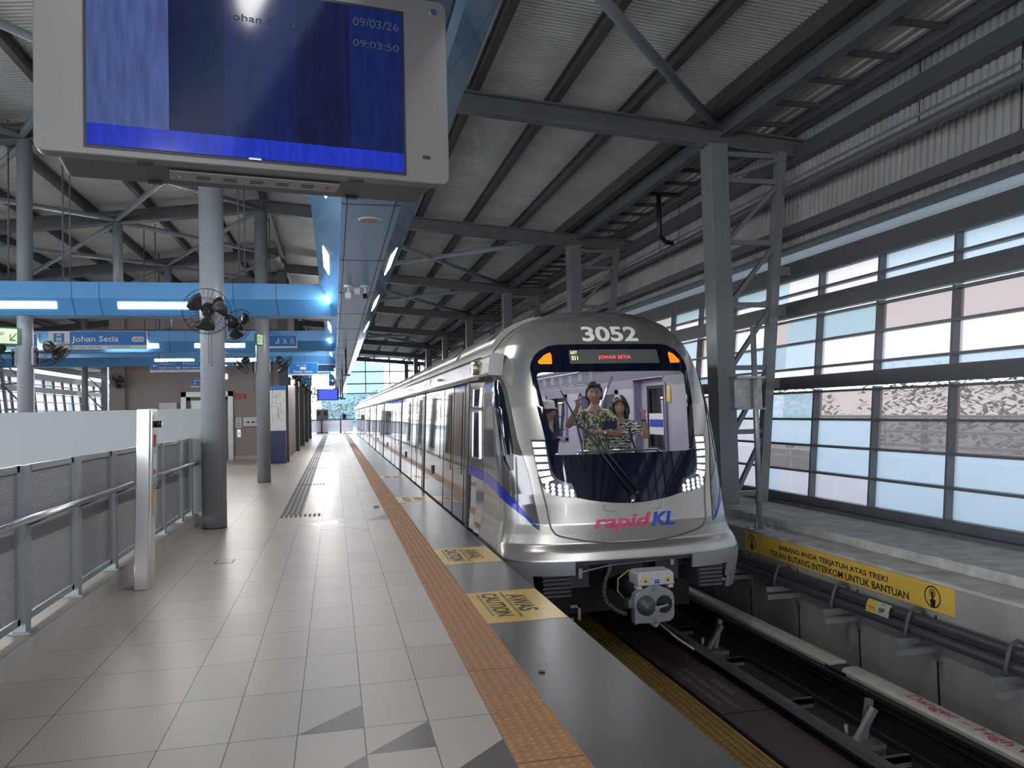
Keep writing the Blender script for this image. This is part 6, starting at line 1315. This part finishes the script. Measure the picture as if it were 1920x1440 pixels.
def person(label, x, y, hz, turn, k, arms, shirt, skin, hairfn, tilt=(0, 0), sh=.19, jaw=1.0, sleeve=.5, neckz=.0, belly=1.0, hipz=.92):
    """x, y on the floor; hz = height of the head centre"""
    t = thing('person', label, 'person', (x, y, .0)); T = Matrix.Rotation(turn, 4, 'Z'); O = Vector((x, y, 0)); W_ = lambda px, py, pz: O + (T @ Vector((px, py, pz)))
    shz = hz - .222 * k; J, E_ = {}, []
    def j(n, p, r, par=None):
        J[n] = (W_(*p), r)
        if par: E_.append((par, n))
    j('pelvis', (0, 0, hipz), (.150 * belly, .105 * belly)); j('waist', (0, 0, hipz + .16), (.140 * belly, .105 * belly), 'pelvis'); j('chest', (0, .0, shz - .13), (.155, .11), 'waist'); j('neck0', (0, .015, shz + .02), (.075, .065), 'chest'); j('neck1', (0, .005, hz - .11 * k), (.052, .054), 'neck0'); j('skull', (0, .01, hz - .03), .055, 'neck1')
    for sg, nm in ((-1, 'r'), (1, 'l')):
        j(nm + 'hip', (sg * .095, 0, hipz - .08), .092, 'pelvis'); j(nm + 'knee', (sg * .10, -.01, .48), .062, nm + 'hip'); j(nm + 'calf', (sg * .10, .015, .36), .055, nm + 'knee'); j(nm + 'ankle', (sg * .10, .01, .08), .038, nm + 'calf'); j(nm + 'toe', (sg * .115, -.15, .035), .032, nm + 'ankle')
        j(nm + 'sh', (sg * sh, .01, shz), .062, 'neck0')
        el, wr, hd, pn, curl, sp, th = arms[nm]
        j(nm + 'up', tuple(Vector((sg * sh, .01, shz)).lerp(Vector(el), .5)), .050, nm + 'sh'); j(nm + 'el', el, .042, nm + 'up'); j(nm + 'fa', tuple(Vector(el).lerp(Vector(wr), .4)), .040, nm + 'el'); j(nm + 'w', wr, (.028, .022), nm + 'fa')
        hand(J, E_, nm, W_(*wr), T.to_3x3() @ Vector(hd), T.to_3x3() @ Vector(pn), curl, sp, thumb_side=th)
    me = skinned(J, E_, 'pelvis'); hm, R = head_mesh(W_(0, -.012, hz), turn, tilt, k, jaw)
    body = unify(join([me, hm]), 'body', skin, t, .0062)
    # shirt: torso and sleeves a little wider than the body, open at neck, cuffs and hem
    S, F_ = {}, []
    for n in ('pelvis', 'waist', 'chest'): S[n] = (J[n][0], tuple(q + .014 for q in J[n][1]))
    S['hem'] = (W_(0, 0, hipz - .07), tuple(q + .02 for q in J['pelvis'][1])); S['yoke'] = (J['neck0'][0] + Vector((0, 0, -.03)), (.098, .078)); S['coll'] = (J['neck0'][0] + Vector((0, -.004, .028)), (.070, .064))
    F_ += [('hem', 'pelvis'), ('pelvis', 'waist'), ('waist', 'chest'), ('chest', 'yoke'), ('yoke', 'coll')]
    for nm in 'rl':
        S[nm + 'sh'] = (J[nm + 'sh'][0], .074); S[nm + 'up'] = (J[nm + 'up'][0], .068); S[nm + 'cf'] = (J[nm + 'up'][0].lerp(J[nm + 'el'][0], sleeve), .066); F_ += [('yoke', nm + 'sh'), (nm + 'sh', nm + 'up'), (nm + 'up', nm + 'cf')]
    ms = skinned(S, F_, 'waist'); o = join([ms]); so = unify(o, 'shirt', shirt, t, .009)
    S = {'hem': (W_(0, 0, hipz + .02), tuple(q + .006 for q in J['pelvis'][1]))}; F_ = []
    for nm in 'rl':
        S[nm + 'hip'] = (J[nm + 'hip'][0], .105); S[nm + 'knee'] = (J[nm + 'knee'][0], .075); S[nm + 'calf'] = (J[nm + 'calf'][0], .066); S[nm + 'an'] = (J[nm + 'ankle'][0], .058); F_ += [('hem', nm + 'hip'), (nm + 'hip', nm + 'knee'), (nm + 'knee', nm + 'calf'), (nm + 'calf', nm + 'an')]
    unify(join([skinned(S, F_, 'hem')]), 'trousers', TROU, t, .012)
    # face
    H = W_(0, -.012, hz); q = lambda X, Y, Z: H + R @ (Vector((X, Y, Z)) * k)
    b = MB()
    for sg in (-1, 1): b.ball(q(sg * .031, -.079, .010), .0135 * k, .009 * k, .0062 * k, 10, 8, R=R)
    b.build('eye', EYEW, t)
    b = MB()
    for sg in (-1, 1): b.ball(q(sg * .031, -.0868, .010), .0068 * k, .0035 * k, .0062 * k, 10, 6, R=R); b.tube([q(sg * .048, -.079, .030), q(sg * .03, -.093, .036), q(sg * .014, -.095, .032)], [.0026, .0048, .004], 6)
    b.build('brow_and_iris', HAIR, t)
    b = MB(); b.tube([q(-.024, -.083, -.056), q(-.012, -.0935, -.062), (q(0, -.0965, -.063)), q(.012, -.0935, -.062), q(.024, -.083, -.056)], [.002, .0048, .0055, .0048, .002], 8); b.build('lips', LIPS, t)
    b = MB(); b.tube([q(-.016, -.0935, -.059), q(0, -.1005, -.061), q(.016, -.0935, -.059)], [.001, .0028, .001], 6); b.build('teeth', EYEW, t)
    hairfn(t, q, R, k, W_)
    return t, J, W_, T, q
def cap(t, q, R, k, m, front, grow=1.07, low=-.02, back=-.07, name='hair', n=40, mm=26):
    """hair shell over the skull: front = hairline height at the forehead"""
    b = MB(); vs = []; rnd = random.Random(5)
    for j in range(mm + 1):
        for i in range(n):
            t_ = 2 * pi * i / n; fr = (1 + cos(t_)) / 2; zl = front * fr ** 2 + (back if fr < .5 else low) * (1 - fr ** 2); amax = math.acos(max(-1, min(1, zl / .122))); a = amax * j / mm; g = grow + .012 * math.sin(t_ * 9 + j) + .02 * (j == mm and 0)
            vs.append(q(.079 * sin(a) * sin(t_) * g, -.098 * sin(a) * cos(t_) * g + .004, .122 * cos(a) * g))
    b.add(vs, [(j * n + i, (j + 1) * n + i, (j + 1) * n + (i + 1) % n, j * n + (i + 1) % n) for j in range(mm) for i in range(n)], 0, True)
    o = b.build(name, m, t); so = o.modifiers.new('thickness', 'SOLIDIFY'); so.thickness = .012; so.offset = 1; return o
V = (.06, .06, 1.15, 1.2); FIST = (1.1, 1.15, 1.2, 1.2)
CT = -.30
def hair_man(t, q, R, k, W_):
    cap(t, q, R, k, HAIR, .078, 1.10, .01, -.065)
    b = MB(); [b.tube([q(-.05 + .0125 * i, -.078 - .012 * (1 - abs(i - 4) / 4), .105 + .004 * (i % 2)), q(-.058 + .0125 * i, -.092 - .012 * (1 - abs(i - 4) / 4), .088), q(-.064 + .0125 * i, -.090 - .012 * (1 - abs(i - 4) / 4), .066 + .006 * (i % 3))], [.012, .010, .003], 6) for i in range(10)]; b.build('fringe', HAIR, t)
man, J, W_, T, q_ = person('man in a green leaf print shirt raising a V sign behind the windscreen', XC + .045, 8.92, 1.635, CT, 1.06,
    {'r': ((-.33, -.10, 1.26), (-.205, -.22, 1.475), (.03, -.05, 1), (0, -1, .1), (.05, .05, 1.15, 1.2), .55, 1), 'l': ((.30, -.02, 1.15), (.075, -.19, 1.185), (-1, -.08, .08), (-.1, 1, -.2), (.55, .6, .65, .7), .1, -1)}, SHIRT, SKINM, hair_man, sh=.170, belly=1.02)
b = MB(); w0 = J['lw'][0]; b.tube([w0 + (J['lel'][0] - w0).normalized() * .03 + Vector((0, 0, .0)), w0 + (J['lel'][0] - w0).normalized() * .055], .034, 16); b.tube([w0 + (J['lel'][0] - w0).normalized() * .042 + Vector((-.008, -.03, .004)), w0 + (J['lel'][0] - w0).normalized() * .042 + Vector((-.010, -.042, .004))], .022, 16); b.build('wrist_watch', DARKG, man)
ph = MB(); p0 = J['lw'][0] + Vector((.03, -.03, .055)); ph.box(p0.x - .02, p0.x + .13, p0.y - .02, p0.y + .02, p0.z - .02, p0.z + .07); tag(ph.build('pouch', NAVY), 'dark pouch held by the man in the leaf print shirt', 'pouch')
b = MB()
c0 = J['neck0'][0]
for sg in (-1, 1): b.poly([W_(sg * .012, -.080, 1.40), W_(sg * .062, -.062, 1.465), W_(sg * .088, -.066, 1.415), W_(sg * .040, -.098, 1.355)], W_(0, -.008, 0) - W_(0, 0, 0))
b.build('collar', SHIRT, man)
def hair_woman(t, q, R, k, W_):
    hm = mat('dark brown hair', (.022, .014, .011), .4); cap(t, q, R, k, hm, .066, 1.14, -.02, -.10)
    b = MB()
    for sg in (-1, 1):
        for i in range(2, 9):
            a = .15 + i * .22; x, y = sg * .088 * sin(a + .5), -.08 * cos(a + .35); b.tube([q(x * .9, y * .9, .06), q(x * 1.12, y * 1.05, .0), q(x * 1.22, y * 1.1 + .012, -.06), q(x * 1.10, y * 1.15, -.105 - .012 * (i % 3)), q(x * 1.28, y * 1.2, -.13 - .01 * (i % 2))], [.02, .026, .026, .020, .008], 8)
    b.tube([q(-.02, -.098, .083), q(.03, -.105, .07), q(.062, -.09, .045), q(.082, -.06, .0)], [.012, .016, .016, .012], 8)
    b.tube([q(-.01, -.098, .083), q(-.045, -.1, .068), q(-.07, -.08, .04), q(-.084, -.055, .0)], [.012, .014, .014, .012], 8); b.build('hair_locks', hm, t)
wom, Jw, Ww, Tw, qw = person('woman in a wavy print blouse raising a V sign beside the man', XC + .425, 9.10, 1.475, CT - .02, .99,
    {'l': ((.315, -.10, 1.10), (.275, -.20, 1.335), (-.02, -.05, 1), (0, -1, .1), (.05, .05, 1.15, 1.2), .5, -1), 'r': ((-.17, .10, 1.0), (-.16, .06, .80), (0, -.15, -1), (0, 1, 0), (.3, .35, .4, .45), .1, 1)}, BLOUSE, SKIN, hair_woman, tilt=(0, .06), sh=.155, jaw=.9, sleeve=.35, belly=.94, hipz=.85)
b = MB(); b.tube([Ww(.115, .05, 1.27), Ww(.11, -.075, 1.22), Ww(.13, -.135, 1.10), Ww(.17, -.15, .95), Ww(.21, -.12, .82)], .013, 8); b.build('bag_strap', DARK, wom)
b = MB(); b.tube([Ww(.276, -.20, 1.30), Ww(.275, -.20, 1.315)], .030, 14); b.build('bracelet', DARK, wom)
def hair_hat(t, q, R, k, W_):
    cap(t, q, R, k, HAIR, .03, 1.05, -.03, -.07)
    hm = mat('grey hat felt', (.36, .36, .34), .8); b = MB(); n = 28; pr = [(.135, .052), (.13, .045), (.092, .055), (.090, .10), (.080, .14), (.04, .155), (0, .157)]
    vs = [q(r_ * sin(2 * pi * i / n) * .95, -r_ * cos(2 * pi * i / n) * 1.15, z) for r_, z in pr for i in range(n)]; b.add(vs, [(j * n + i, j * n + (i + 1) % n, (j + 1) * n + (i + 1) % n, (j + 1) * n + i) for j in range(len(pr) - 1) for i in range(n)], 0, True); o = b.build('sun_hat', hm, t); so = o.modifiers.new('thickness', 'SOLIDIFY'); so.thickness = .005
person('person in a navy shirt and grey sun hat at the left of the windscreen', XC - .47, 9.25, 1.43, 1.2, 1.0,
    {'l': ((.25, .02, .98), (.24, -.10, .76), (0, -.15, -1), (0, 1, 0), (.3, .35, .4, .45), .1, -1), 'r': ((-.25, .02, .98), (-.24, -.10, .76), (0, -.15, -1), (0, 1, 0), (.3, .35, .4, .45), .1, 1)}, NAVY, SKINM, hair_hat, sh=.17, sleeve=.6, hipz=.82)
